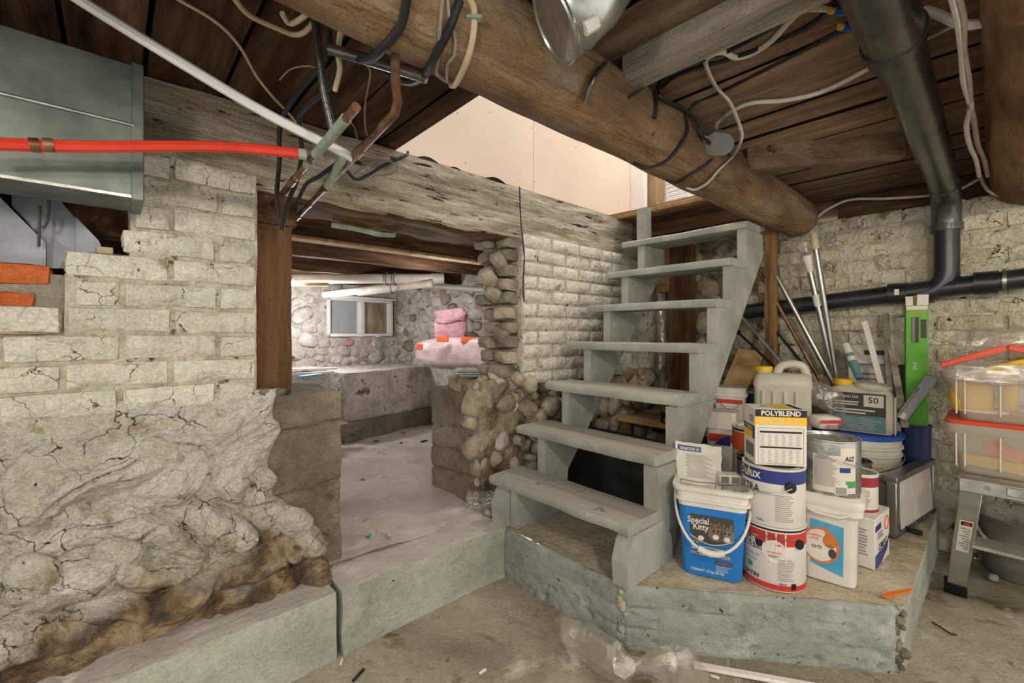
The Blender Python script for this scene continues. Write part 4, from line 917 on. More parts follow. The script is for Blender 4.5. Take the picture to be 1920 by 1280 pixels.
tag(mb.build('blue_tape', 'sky_label'), 'scrap of pale blue plastic at the top of the stairs', 'scrap')

# ---------------------------------------------------------------- window of the back room
wn = sroot('window_1'); 
def wbox(sa, sb, za, zb, d0, d1, m, name, parent=wn):
    a = wpt((sa+sb)/2, (za+zb)/2, (d0+d1)/2); return MB().obox(a, BD*(sb-sa)/2, BNRM*(d1-d0)/2, V((0, 0, (zb-za)/2)), 0, .003).build(name, m, parent)
fw_ = .026; sm = (s0+s1)/2
for a in [(s0, s1, wz1-fw_, wz1), (s0, s1, wz0, wz0+fw_), (s0, s0+fw_, wz0, wz1), (s1-fw_, s1, wz0, wz1)]: wbox(*a, -.06, .025, 'white_paint', 'window_frame')
wbox(sm-.02, sm+.02, wz0+fw_, wz1-fw_, -.05, .02, 'white_paint', 'meeting_stile')
wbox(s0+fw_, sm-.02, wz0+fw_, wz1-fw_, -.04, -.034, 'glass_dirty', 'pane')
wbox(sm+.02, s1-fw_, wz0+fw_, wz1-fw_, -.03, -.024, 'glass_dark', 'pane')
wbox(sm+.02, sm+.034, wz0+fw_, wz1-fw_, -.03, .012, 'white_paint', 'sash_rail'); wbox(s1-fw_-.014, s1-fw_, wz0+fw_, wz1-fw_, -.03, .012, 'white_paint', 'sash_rail')
wbox(s1, s1+.02, wz0, wz1, -.05, .02, 'post', 'side_board'); wbox(s0-.02, s1+.03, wz1, wz1+.02, -.03, .04, 'white_paint', 'head_board')

# insulation on the right hand ledge
def blob(name, c, ax, m, parent, seed, sub=4, amp=.12, sq=.6, fr=1.6):
    import bmesh
    bm = bmesh.new(); bmesh.ops.create_icosphere(bm, subdivisions=sub, radius=1); mb = MB()
    A, B, C = [V(a) for a in ax]
    vs = []
    for v in bm.verts:
        p = V([math.copysign(abs(q)**sq, q) for q in v.co]); p = p+noise.noise_vector(p*fr+V((seed*4.1, 0, 0)))*amp+noise.noise_vector(p*fr*3+V((seed, 3, 0)))*amp*.35
        vs.append(V(c)+A*p.x+B*p.y+C*p.z)
    mb.add(vs, [tuple(v.index for v in f.verts) for f in bm.faces]); bm.free()
    return mb.build(name, m, parent, smooth=60 if m != 'clear_film' else 12)
DT = 3.22
def at(px, py, t=DT): return ond(px, py, t)
c_ = at(862, 660, 3.12); r = root('insulation_bale', c_-V((0, 0, .14)), 'long plastic wrapped bale of pale pink insulation on the ledge', 'insulation'); o_ = r.location
wv = (at(948, 662, 2.95)-at(775, 660, 3.3))/2
blob('bale', c_-V(o_), (wv, FW*.11, V((0, 0, .105))), 'pink_wrap', r, 2)
blob('film_end', at(925, 655, 2.93)-V(o_), (wv*.28, FW*.1, V((0, 0, .10))), 'clear_film', r, 7, amp=.2)
for (px, py, w_) in [(830, 635, .04), (878, 637, .05), (787, 650, .022)]:
    q = at(px, py, 2.99)-V(o_); MB().obox(q, RT*w_, FW*.012, V((0, 0, .02)), 0, .004).build('wrapper_print', 'orange_print', r)
c_ = at(846, 610, 3.3); r = root('insulation_batt', c_-V((0, 0, .1)), 'folded pink insulation batt propped on top of the bale', 'insulation'); o_ = V(r.location)
blob('batt', c_-o_+V((0, 0, -.03)), (RT*.12, FW*.07, V((0, 0, .085))), 'pink', r, 4, amp=.12, sq=.4)
blob('batt_fold', at(846, 592, 3.26)-o_, (RT*.112+V((0, 0, .016)), FW*.07, V((0, 0, .05))-RT*.02), 'pink', r, 9, amp=.25, sq=.45)
# panes stacked on the concrete block
PLB = ['lowest', 'second lowest', 'third lowest', 'middle', 'third highest', 'second highest', 'topmost']
for i in range(7):
    z = .70+.012*i; w_ = .075+random.uniform(-.012, .016)+(.02 if i == 6 else 0)
    o = MB().obox((0, 0, .004), RT*w_, FW*.07, (0, 0, .0045), 0, .0008).build('glass_pane', 'pane_edge', loc=V((1.335, 1.755, z))+RT*random.uniform(-.008, .008))
    o.rotation_euler = (0, 0, random.uniform(-.06, .06)); tag(o, PLB[i]+' grey-green pane in the stack on the right concrete block', 'glass pane', 'stack of panes')
# boards lying on the left ledge
for i, (pa, pb, w_, m, l_) in enumerate([((515, 694), (632, 690), .03, 'white_paint', 'white trim board lying on the left ledge, rearmost'), ((515, 703), (625, 697), .022, 'tile_white', 'narrow white board on the left ledge, in front'), ((560, 707), (600, 702), .02, 'sky_label', 'blue scrap between the boards on the left ledge')]):
    a, b = onz(*pa, .715+.008*i), onz(*pb, .715+.008*i); d = b-a
    tag(MB().obox((a+b)/2, d/2, d.normalized().cross(V((0, 0, 1)))*w_, V((0, 0, .006)), 0, .001).build('board' if i < 2 else 'plastic_scrap', m), l_, 'board' if i < 2 else 'scrap')
# litter on the back room floor
for px, py, m, l_, s in [(655, 825, 'paper', 'white paper scrap on the back room floor near the left ledge', .03), (795, 825, 'black', 'black oval scrap on the back room floor', .025), (757, 812, 'orange_print', 'orange scrap on the back room floor', .018), (752, 830, 'maroon', 'thin reddish scrap on the back room floor', .02), (680, 897, 'red', 'small red scrap in the middle of the back room floor', .014), (692, 1005, 'green_mark', 'green scrap near the curb in the opening', .016), (706, 828, 'dark_grey', 'dark twig on the back room floor', .02)]:
    p = onz(px, py, .2); p.z = zback(p.x, p.y)+.004
    o = MB().obox((0, 0, 0), (s, 0, 0), (0, s*.45, 0), (0, 0, .003), 0, .001).rough(.006, 40, px).build('litter', m, loc=p); o.rotation_euler = (0, 0, px); tag(o, l_, 'litter', 'scraps on the back room floor')
tag(MB().tube(spl([ond(576, 718, 1.9), ond(579, 726, 1.88), ond(583, 732, 1.87)], 4), .003, 6).build('plastic_tie', 'white_plastic'), 'small white plastic stick on the concrete pier', 'scrap')
mb = MB(); p = V((1.19, 1.50, .21)); o = blob('plastic_film', p+V((0, 0, .02)), (RT*.07, FW*.05, V((0, 0, .035))), 'clear_film', None, 3, amp=.3)
tag(o, 'crumpled clear film at the foot of the rubble beside the bottom step', 'plastic')
for i, (x, y, s) in enumerate([(1.22, 1.47, .05), (1.17, 1.43, .03), (1.28, 1.48, .055)]):
    tag(inst(ST[i], 'loose_stone', None, (x, y, .205), (.2, .3, i), (s, s*.8, s*.5), 'stone'), ['broad loose stone on the curb beside the lowest step', 'smallest loose stone on the curb by the step corner', 'loose stone tucked behind the lowest step'][i], 'stone')
# ---------------------------------------------------------------- clutter on the platform
ZP = .196
def rr(hx_, hy_, r_, z, n=5):
    out = []
    for cx, cy, a0 in ((hx_-r_, hy_-r_, 0), (-hx_+r_, hy_-r_, 90), (-hx_+r_, -hy_+r_, 180), (hx_-r_, -hy_+r_, 270)):
        out += [V((cx+r_*math.cos(rad(a0+90*i/n)), cy+r_*math.sin(rad(a0+90*i/n)), z)) for i in range(n+1)]
    return out
def bail(parent, r_, z, drop, ang, m='steel', rad_=.0018, wid=1.0, out=.012):
    """wire bail from ear to ear, hanging in front (local +X) by drop"""
    pts = []
    for i in range(17):
        t = pi*i/16; pts.append(V(((r_+out)*math.sin(t)**.7*math.cos(ang)-0, -(r_+.003)*math.cos(t)*wid, z-drop*math.sin(t))))
    return MB().tube(pts, rad_, 6).build('bail_handle', m, parent)
def can(label, loc, r_, h, body, bands=(), lid='galv_bright', rz=None, group='paint cans around the stairs', name='paint_can', turn=0):
    rt = root(name, loc, label, 'paint can', face_cam(loc)+turn if rz is None else rz, group)
    MB().lathe([(0, 0), (r_-.002, 0), (r_, .003), (r_, h-.006), (r_+.002, h-.004), (r_+.002, h), (r_-.004, h), (r_-.006, h-.006)], 40).build('can_body', body, rt)
    l_ = MB().lathe([(r_-.006, h-.006), (r_-.012, h-.001), (r_-.02, h-.001), (r_-.022, h-.006), (0, h-.006)], 36).build('can_lid', lid, rt)
    for z0, z1, m in bands: MB().lathe([(r_+.0004, z0), (r_+.0008, z0+.0004), (r_+.0008, z1-.0004), (r_+.0004, z1)], 40).build('label_band', m, rt)
    return rt
def ear(rt, r_, z, ang, m='black', s=.014):
    d = V((math.cos(ang), math.sin(ang), 0)); MB().tube([d*(r_-.002)+V((0, 0, z)), d*(r_+.006)+V((0, 0, z))], s, 14).build('handle_ear', m, rt)
def bars(fn, u0, u1, v0, v1, n, m, rt, name='print_line', gap=.5, jag=.3):
    for i in range(n):
        va = v0+(v1-v0)*i/n; vb = va+(v1-v0)/n*(1-gap); uu = u1-(u1-u0)*random.uniform(0, jag); k = 5
        MB().add([fn(u0+(uu-u0)*j/k, va) for j in range(k+1)]+[fn(u0+(uu-u0)*j/k, vb) for j in range(k+1)], [(j, j+1, k+2+j, k+1+j) for j in range(k)]).build(name, m, rt, smooth=0)

# blue pail
loc = V((1.448, .625, ZP)); r = root('litter_pail', loc, 'blue labelled white plastic pail beside the stair stringer', 'pail', math.atan2(-.38, -.92))
hw = .0; S = [(0, .070, .083), (.012, .073, .086), (.215, .079, .096)]
MB().loft([rr(a, b, .022, z) for z, a, b in S]+[rr(.079, .096, .022, .22)], 0, True, False).build('pail_body', 'blue_label', r)
MB().loft([rr(.081, .098, .023, .218), rr(.083, .100, .023, .235), rr(.092, .109, .026, .237), rr(.092, .109, .026, .243), rr(.085, .102, .024, .245), rr(.087, .104, .024, .268), rr(.097, .114, .028, .27), rr(.098, .115, .028, .282), rr(.088, .105, .026, .284), rr(.080, .097, .024, .26), rr(.070, .085, .02, .2)], 0, False, False).build('pail_rim', 'white_plastic', r)
MB().loft([rr(.068, .083, .02, .196), rr(.068, .083, .02, .2)]).build('contents', 'tile_white', r)
fm = lambda u, v: V((.071+.009*v/.22+.0012, u*1.0, v))
arc = [(-.062, .195), (.062, .195), (.062, .128)]+[(.062-.124*i/10, .128-.022*math.sin(pi*i/10)) for i in range(1, 10)]+[(-.062, .138)]
poly_on(fm, arc, 'dark_grey', r, 'label_picture')
f2 = lambda u, v: fm(u, v)+V((.0008, 0, 0)); f3 = lambda u, v: fm(u, v)+V((.0014, 0, 0))
poly_on(f2, ell(.012, .145, .022, .028), 'brown_fur', r, 'kitten_print'); poly_on(f2, ell(.044, .142, .021, .026), 'grey_plastic', r, 'kitten_print')
for u in (.0, .022, .034, .055): poly_on(f2, [(u-.006, .163), (u+.006, .163), (u, .182)], 'brown_fur', r, 'kitten_print')
for u, v in ((.006, .150), (.019, .150), (.038, .148), (.050, .148)): poly_on(f3, ell(u, v, .003, .0035, 8), 'black', r, 'kitten_print')
for u, v in ((.012, .132), (.044, .130), (-.03, .122)): poly_on(f3, ell(u, v, .009, .008, 10), 'white_label', r, 'kitten_print')
for du, dv, w_ in [(.03, .008, .004), (.012, .005, .006), (.05, .007, .003)]:
    for q in range(3): poly_on(f3, [(du-.012+q*.009, .16+dv), (du-.009+q*.009, .162+dv), (du-.011+q*.009, .15)], 'dark_grey', r, 'kitten_print')
text_on('Special', .027, 'white_label', r, lambda u, v: f3(u-.038, v+.168), sx=.85, bold=.02); text_on('Kitty', .027, 'white_label', r, lambda u, v: f3(u-.031, v+.148), sx=.85, bold=.02)
mb = MB().add([f3(-.062+.124*i/12, .133-.005*0-.022*math.sin(pi*i/12)-.004) for i in range(13)]+[f3(-.062+.124*i/12, .1305-.022*math.sin(pi*i/12)-.004) for i in range(13)], [(i, i+1, 14+i, 13+i) for i in range(12)]); mb.build('label_swoosh', 'white_label', r, smooth=0)
patch(f2, -.060, -.035, .104, .114, 'dark_grey', r); text_on('14 kg', .010, 'yellow_print', r, lambda u, v: f3(u-.047, v+.106), bold=.02)
bars(f2, -.058, .05, .086, .1, 2, 'white_label', r, gap=.6); text_on('FACILE À RAMASSER', .015, 'gold', r, lambda u, v: f3(u-.003, v+.068), sx=.83, bold=.015)
text_on('FORMAT 14 kg (30 lb)', .012, 'white_label', r, lambda u, v: f3(u-.012, v+.016), sx=.85, bold=.015)
patch(f2, .01, .058, .048, .058, 'dark_grey', r); text_on('ATTENTION', .007, 'orange_print', r, lambda u, v: f3(u+.036, v+.0505)); bars(f2, .012, .056, .026, .046, 4, 'white_label', r, gap=.75)
pts = [V((.0+.115*math.sin(pi*i/20)**.8, -.112*math.cos(pi*i/20), .25-.155*math.sin(pi*i/20)**.9)) for i in range(21)]
h_ = MB().tube(pts, .0045, 8).build('bail_handle', 'white_plastic', r); MB().tube(pts[8:13], .010, 10).build('handle_grip', 'white_plastic', h_)
# pouch standing in the pail
loc = V((1.452, .668, .40)); r = root('foil_pouch', loc, 'crinkled white instruction pouch standing in the blue pail', 'pouch', face_cam(loc)+.12)
def po(u, v): return V((.03*(1-v)**.7*math.cos(pi*(u-.5))+.004*noise.noise(V((u*5, v*6, 1)))-.04*v, (u-.5)*(.135+.012*v)+.004*noise.noise(V((v*7, 0, 3))), .185*v+.006*noise.noise(V((u*4, 9, 0)))*v-.012*u*v))
def pb(u, v): p = po(u, v); return V((p.x-.06*(1-v)**.7*math.cos(pi*(u-.5))-.003, p.y, p.z))
mb = MB().grid(po, 22, 26); mb.grid(pb, 22, 26); mb.build('pouch_body', 'paper', r, smooth=50)
pm = lambda u, v: po(u, v)+V((.0015, 0, .0))
def pquad(u0, u1, v0, v1, m, nm): MB().grid(lambda a, b: pm(u0+(u1-u0)*a, v0+(v1-v0)*b), 10, 4).build(nm, m, r)
pquad(.05, .56, .86, .95, 'dulux_blue', 'header_print')
text_on('SERMODIX 50', .0125, 'white_label', r, lambda u, v: po(.305+u/.143, .88+v/.185)+V((.003, 0, 0)), sx=.78, bold=.02)
for i in range(20): v = .42+.4*i/20; pquad(.2+.02*(i % 3), .8-.05*(i % 4), v, v+.007, 'print_grey', 'print_line')
for i in range(12): v = .08+.24*i/12; pquad(.12, .8-.04*(i % 3), v, v+.007, 'print_grey', 'print_line')
for (a, b, c, d) in [(.08, .86, .35, .36), (.08, .86, .05, .06), (.08, .09, .05, .36), (.85, .86, .05, .36)]: pquad(a, b, c, d, 'dark_grey', 'print_frame')
loc = onz(1368, 905, .468); r = root('plastic_caddy', loc, 'small white plastic scoop box resting in the blue pail', 'box', face_cam(loc)+.3)
MB().box(-.025, .02, -.035, .03, 0, .03, 0, .003).build('caddy_body', 'white_plastic', r)
for y in (-.02, .012): MB().box(.0195, .0215, y-.012, y+.012, .005, .026).build('caddy_window', 'grey_plastic', r)

# stacked cans: red and white, then blue and white, then the grout box
loc = V((1.530, .470, ZP)); r = can('red and white paint can at the bottom of the three-high stack', loc, .086, .187, 'white_label', [(.004, .02, 'red'), (.135, .172, 'red'), (.176, .185, 'black')], turn=-.1)
R_ = .0875; cm = lambda a, z, e=.0: cyl_map(R_+e, a, z)
cyl_patch(R_, -.62, .068, .112, .142, 'black', r, 'brand_panel'); text_on('BEHR', .030, 'white_label', r, cm(-.72, .124, .0012), sx=.7, bold=.03); text_on('PREMIUM PLUS', .013, 'white_label', r, cm(-.6, .114, .0012), sx=.7, bold=.02)
text_on('PAINT & PRIMER', .011, 'white_label', r, cm(-.7, .15, .0012), sx=.75); text_on('INTERIOR', .012, 'print_grey', r, cm(-.62, .09, .0006), bold=.0); text_on('SATIN', .018, 'black', r, cm(-.62, .026, .0006), bold=.02)
text_on('Mur-à-mur', .009, 'teal_print', r, cm(-.62, .076, .0006)); cyl_patch(R_, -.68, .017, .05, .066, 'green_mark', r, 'leaf_mark')
MB().add([cyl_map(R_+.0006, .12, .118)(u, v) for u, v in ell(0, 0, .033, .033, 20)], [tuple(range(20))]).build('round_seal', 'white_label', r, smooth=0)
text_on('GARANTIE', .008, 'orange_print', r, cm(.12, .112, .0014)); bars(cm(.12, 0, .0014), -.016, .016, .1, .108, 2, 'print_grey', r)
bars(cm(.45, 0, .0006), -.02, .03, .035, .1, 12, 'print_grey', r, gap=.7); text_on('98054', .008, 'black', r, cm(.38, .022, .001)); bars(cm(.72, 0, .001), -.006, .008, .01, .03, 1, 'black', r, gap=.1, jag=0)
for q in range(3): MB().add([cyl_map(R_+.0008, -.1+q*.28, 0)(u, v) for u, v in [(-.002, .172), (.002, .172), (.0018, .13-.02*q), (-.001, .125-.02*q)]], [(0, 1, 2, 3)]).build('paint_drip', 'white_label', r, smooth=0)
ear(r, .086, .142, .95); bail(r, .086, .142, -.02, 0, wid=.8)
loc2 = loc+V((0, 0, .188)); r = can('blue banded white paint can in the middle of the stack', loc2, .085, .172, 'white_label', [(.128, .166, 'dulux_blue')], turn=-.1)
R_ = .0862; text_on('Dulux', .040, 'white_label', r, cm(-.78, .138, .0012), sx=.85, bold=.02); text_on('ULTRA', .033, 'black', r, cm(-.80, .095, .0006), sx=.8, bold=.012); text_on('INTERIOR PAINT', .007, 'print_grey', r, cm(-.75, .084, .0006))
text_on('3.43 L', .009, 'black', r, cm(-.3, .012, .0006)); MB().add([cyl_map(R_+.0006, -.95, .02)(u, v) for u, v in [(-.02, .0), (-.02, .034), (.018, .018), (.01, .008)]], [(0, 1, 2, 3)]).build('label_flash', 'dulux_blue', r, smooth=0)
for i, (c_, a) in enumerate([('orange_print', -.98), ('green_mark', -.85), ('yellow', -.72)]): MB().add([cyl_map(R_+.0016, a, .1535)(u, v) for u, v in ell(0, 0, .008, .005, 8)], [tuple(range(8))]).build('logo_petal', c_, r, smooth=0)
bars(cm(.5, 0, .0006), -.03, .022, .02, .1, 14, 'print_grey', r, gap=.7); ear(r, .085, .122, .62, s=.016)
MB().tube([V((.08, .055, .122)), V((.096, .02, .103)), V((.094, -.03, .10)), V((.075, -.06, .104))], .0018, 6).build('bail_handle', 'steel', r)
loc3 = loc+V((.008, .0, .361)); r = root('grout_box', loc3, 'white grout box with a black and yellow header on top of the can stack', 'box', face_cam(loc3)+rad(20))
X_, Y_, Zh = .05, .072, .172
MB().box(-X_, X_, -Y_, Y_, 0, Zh, 0, .002).build('carton', 'white_label', r)
fm = plane_map((X_+.0006, 0, 0), (0, 1, 0), (0, 0, 1)); g2 = plane_map((X_+.0014, 0, 0), (0, 1, 0), (0, 0, 1))
patch(fm, -.0715, .0715, .148, .170, 'black', r); patch(fm, -.0715, .0715, .123, .148, 'yellow_print', r)
text_on('Polyblend'.upper(), .021, 'white_label', r, lambda u, v: g2(u, v+.152), sx=.96, bold=.03)
text_on('SANDED GROUT', .009, 'white_label', r, lambda u, v: g2(u-.025, v+.137), bold=.01); text_on('COULIS À CARR. DE SABLE', .009, 'white_label', r, lambda u, v: g2(u-.002, v+.126), bold=.01, sx=.95)
for (a, b, c, d) in [(-.063, .063, .006, .0068), (-.063, .063, .114, .1148), (-.063, -.0622, .006, .1148), (.0622, .063, .006, .1148), (-.058, .058, .099, .105), (-.058, .058, .053, .058)]: patch(fm, a, b, c, d, 'black', r, 'table_rule')
for j in range(6):
    for (z0, z1, n) in [(.061, .097, 9), (.01, .051, 9)]: bars(fm, -.056+.0195*j, -.043+.0195*j, z0, z1, n, 'print_grey', r, gap=.72)
gl = plane_map((0, -Y_-.0006, 0), (1, 0, 0), (0, 0, 1)); patch(gl, -.049, .049, .10, .117, 'black', r); patch(gl, -.049, .03, .077, .1, 'yellow_print', r); patch(gl, .03, .049, .077, .1, 'dulux_blue', r); patch(gl, -.03, .04, .02, .06, 'grey_plastic', r, 'label_picture')
text_on('POLYBLEND', .014, 'white_label', r, lambda u, v: gl(u, v+.104)+V((0, -.0008, 0)), sx=.9, bold=.02); text_on('03', .03, 'black', r, lambda u, v: gl(u+.02, v+.128))
gt = plane_map((0, 0, Zh+.0006), (0, 1, 0), (-1, 0, 0)); patch(gt, -.01, .035, -.049, .049, 'yellow_print', r); patch(gt, .046, .062, -.049, .049, 'black', r); bars(gt, -.04, -.022, -.01, .02, 3, 'print_grey', r)

# white tub with the aqua label
loc = V((1.702, .358, ZP)); r = root('plastic_tub', loc, 'white plastic tub with an aqua and orange cat label', 'tub', math.atan2(-.14, -.99))
MB().loft([rr(.078, .066, .022, 0), rr(.080, .068, .024, .01), rr(.084, .072, .026, .2), rr(.086, .074, .026, .206), rr(.096, .084, .03, .216), rr(.097, .085, .03, .235), rr(.09, .078, .028, .237)], 0, True, True).build('tub_body', 'white_plastic', r)
MB().loft([rr(.098, .086, .032, .235), rr(.102, .09, .034, .245), rr(.100, .088, .034, .262), rr(.088, .076, .03, .270), rr(.085, .073, .03, .266)]).build('tub_lid', 'white_plastic', r)
MB().tube([V((.1, -.05, .222)), V((.104, -.03, .215)), V((.104, .03, .213)), V((.1, .05, .222))], .004, 6).build('grip_rib', 'white_plastic', r)
fm = lambda u, v: V((.0805+.004*v/.2+.001, u, v)); f2 = lambda u, v: fm(u, v)+V((.0007, 0, 0)); f3 = lambda u, v: fm(u, v)+V((.0014, 0, 0))
poly_on(fm, [(-.046, .05), (.036, .028), (.038, .178), (-.046, .188)], 'sky_label', r, 'label_panel')
poly_on(f2, ell(-.02, .11, .048, .055), 'orange', r, 'label_ring'); poly_on(f3, ell(-.022, .11, .042, .049), 'white_label', r, 'label_disc')
f4 = lambda u, v: fm(u, v)+V((.002, 0, 0))
poly_on(f4, ell(.004, .128, .018, .022, 14), 'fur_orange', r, 'kitten_print'); poly_on(f4, [(-.006, .142), (-.012, .168), (-.002, .166), (.004, .146)], 'fur_orange', r, 'kitten_print'); poly_on(f4, ell(.01, .092, .010, .015, 12), 'dark_grey', r, 'kitten_print'); poly_on(f4, ell(.003, .112, .012, .007, 10), 'white_label', r, 'kitten_print')
text_on('CLUMPING', .010, 'orange', r, lambda u, v: f4(u-.036, v+.135), sx=.8, bold=.02); text_on('LITTER', .010, 'orange', r, lambda u, v: f4(u-.036, v+.124), sx=.8, bold=.02)
for u in (-.036, -.022): MB().tube([f4(u+.005*math.cos(a*pi/6), .104+.004*math.sin(a*pi/6)) for a in range(13)], .0011, 5).build('label_icon', 'dark_grey', r)
gs = lambda u, v: V((u, .0685+.004*v/.2+.001, v)); patch(gs, .03, .056, .03, .19, 'sky_label', r); patch(gs, .0, .026, .025, .06, 'white_label', r)
# metal can on the tub
loc2 = loc+V((-.012, .0, .268)); r = can('dented silver paint can with a pale label, on the white tub', loc2, .080, .168, 'galv_bright', (), turn=.0)
R_ = .0806; cyl_patch(R_, -.08, .075, .012, .125, 'tile_white', r, 'paper_label'); bars(cm(-.08, 0, .001), -.034, .032, .03, .118, 22, 'print_grey', r, gap=.6)
cyl_patch(R_, .62, .045, .012, .15, 'tile_white', r, 'paper_label'); text_on('AIZ', .02, 'black', r, cm(.66, .11, .001), sx=.9, bold=.02); cyl_patch(R_+.0006, .5, .03, .075, .09, 'dulux_blue', r, 'label_flash'); cyl_patch(R_+.0006, .7, .03, .03, .05, 'green_mark', r, 'label_flash'); cyl_patch(R_, -.85, .05, .04, .052, 'green_mark', r, 'label_flash')
cyl_patch(R_+.0008, .36, .034, .008, .04, 'white_label', r, 'bar_code'); bars(cm(.36, 0, .002), -.014, .014, .01, .036, 1, 'print_grey', r, gap=.2, jag=0)
ear(r, .08, .128, -.18, 'steel', .015); MB().tube([V((.087, -.015, .128)), V((.095, .03, .112)), V((.07, .065, .10)), V((.04, .08, .098))], .0018, 6).build('bail_handle', 'steel', r)

# cement box and the maroon banded can on it
r = root('powder_box', (1.905, .318, ZP), 'white and navy powder box behind the white tub', 'box', rad(-4))
MB().box(-.088, .088, -.062, .055, 0, .162, 0, .002).build('carton', 'white_label', r)
gs = plane_map((0, -.0626, 0), (1, 0, 0), (0, 0, 1)); g2 = plane_map((0, -.0634, 0), (1, 0, 0), (0, 0, 1))
poly_on(gs, [(-.087, .002), (-.02, .002), (.06, .03), (.086, .075), (.086, .06), (.03, .05), (-.087, .045)], 'dulux_blue', r, 'label_flash'); patch(gs, -.087, -.02, .12, .14, 'dulux_blue', r)
text_on('CEMENT', .032, 'black', r, lambda u, v: g2(u, v+.052), sx=.85, bold=.01); MB().tube([g2(.045+.024*math.cos(a*pi/8), .122+.022*math.sin(a*pi/8)) for a in range(17)], .0016, 5).build('seal_ring', 'orange_print', r); bars(g2, -.06, .01, .09, .115, 3, 'print_grey', r)
gf = plane_map((-.0886, 0, 0), (0, -1, 0), (0, 0, 1)); bars(gf, .01, .045, .04, .13, 9, 'print_grey', r)
loc = V((1.895, .318, ZP+.163)); r = can('small white paint can with a maroon band on the powder box', loc, .052, .13, 'white_label', [(.004, .014, 'maroon'), (.088, .12, 'maroon')])
bars(cyl_map(.0528, .3, 0), -.02, .02, .025, .08, 8, 'print_grey', r)
loc = V((2.06, .36, ZP)); r = can('dark open topped can behind the maroon banded can', loc, .052, .29, 'dark_grey', [(.2, .25, 'white_label')], lid='black')

# wire grille standing on edge
a, b = V((2.155, .262, ZP)), V((2.61, .187, ZP)); d = b-a; ln = d.length; ang = math.atan2(d.y, d.x)
r = root('wire_grille', a, 'steel grille rack with slanted bars standing on edge at the platform corner', 'grille', ang)
hh = .225
MB().box(0, .035, -.012, .018, 0, hh-.02, 0, .002).build('frame_bar', 'steel', r); MB().box(ln-.035, ln, -.012, .05, 0, hh, 0, .002).build('frame_bar', 'alu', r)
MB().box(0, ln, -.014, .03, hh-.022, hh, 0, .002).build('frame_bar', 'steel', r); MB().box(0, ln, -.014, .03, 0, .016, 0, .002).build('frame_bar', 'dark_grey', r)
for i in range(19): x = .055+(ln-.11)*i/18; MB().tube([V((x+.02, -.006, .016)), V((x-.02, -.006, hh-.02))], .0045, 6).build('grille_bar', 'tile_white', r)
for x in (.2, .3, .36): MB().tube([V((x, -.018, .01)), V((x, -.012, .01))], .006, 8).build('bolt', 'steel', r)
MB().grid(lambda u, v: V((.04+(ln-.08)*u, .012, .016+(hh-.04)*v)), 2, 2).build('backing_sheet', 'dark_grey', r)
a, b = onz(1678, 984, ZP+.012), onz(1728, 1000, ZP+.012); d = b-a
r = root('tool_handle', a-V((0, 0, .012)), 'black ribbed tool handle lying on the platform edge', 'tool')
q = V((0, 0, .012)); MB().tube([q, q+d*.3], .005, 8).build('shank', 'steel', r)
MB().tube([q+d*t for t in [.25+.75*i/24 for i in range(25)]], [.009+(.0018 if i % 2 and i > 12 else 0) for i in range(25)], 12).build('grip', 'black', r)
P = [onz(px, py, ZP+.002) for px, py in [(1653, 1118), (1665, 1112), (1708, 1105), (1712, 1108), (1662, 1121)]]
tag(MB().add(P+[p+V((0, 0, .004)) for p in P], [(4, 3, 2, 1, 0), (5, 6, 7, 8, 9)]+[(i, (i+1) % 5, 5+(i+1) % 5, 5+i) for i in range(5)]).build('tape_strip', 'orange'), 'orange strip lying at the platform corner', 'strip')

# ---------------------------------------------------------------- second row
loc = V((1.735, .60, ZP)); r = can('white paint can mostly hidden behind the blue pail', loc, .075, .2, 'white_label', [(.15, .185, 'white_label')])
loc2 = V((1.735, .60, ZP+.201)); r = can('dark grey jar with a black lid and fine print, behind the pouch', loc2, .052, .115, 'grey_plastic', [(.10, .118, 'black')], lid='black', name='plastic_jar')
bars(cyl_map(.0528, -.1, 0), -.04, .03, .02, .09, 10, 'white_label', r, gap=.6); cyl_patch(.053, .75, .01, .01, .095, 'black', r)
loc = V((1.90, .655, ZP)); r = can('plain white can standing under the orange can', loc, .08, .20, 'white_label')
loc2 = loc+V((0, 0, .2)); r = can('orange and white can with a black rim behind the dark jar', loc2, .076, .19, 'white_label', [(.10, .172, 'orange_print'), (.178, .19, 'black')], lid='tile_white')
# white pail with a blue rim
loc = V((2.465, .42, ZP)); r = root('round_pail', loc, 'round white pail with a bright blue rim', 'pail', face_cam(loc))
MB().lathe([(0, 0), (.13, 0), (.138, .01), (.148, .24), (.155, .245), (.155, .252), (.149, .255), (.150, .27), (.157, .275), (.157, .285), (.151, .288), (.152, .315)], 44).build('pail_body', 'white_plastic', r)
MB().lathe([(.152, .312), (.160, .315), (.160, .332), (.152, .336), (.145, .332), (.142, .326), (0, .326)], 44).build('lid', 'blue_lid', r)
cyl_patch(.1462, -.25, .09, .14, .232, 'white_label', r); MB().add([cyl_map(.147, -.32, .15)(u, v) for u, v in [(-.02, .02), (.03, .012), (.01, .04), (-.02, .05)]], [(0, 1, 2, 3)]).build('label_flash', 'red', r, smooth=0)
cyl_patch(.1462, .38, .1, .13, .225, 'tile_white', r); cyl_patch(.147, .38, .1, .216, .226, 'yellow_print', r); bars(cyl_map(.1475, .38, 0), -.04, .04, .15, .21, 6, 'print_grey', r)
bail(r, .156, .25, .06, 0, wid=1)
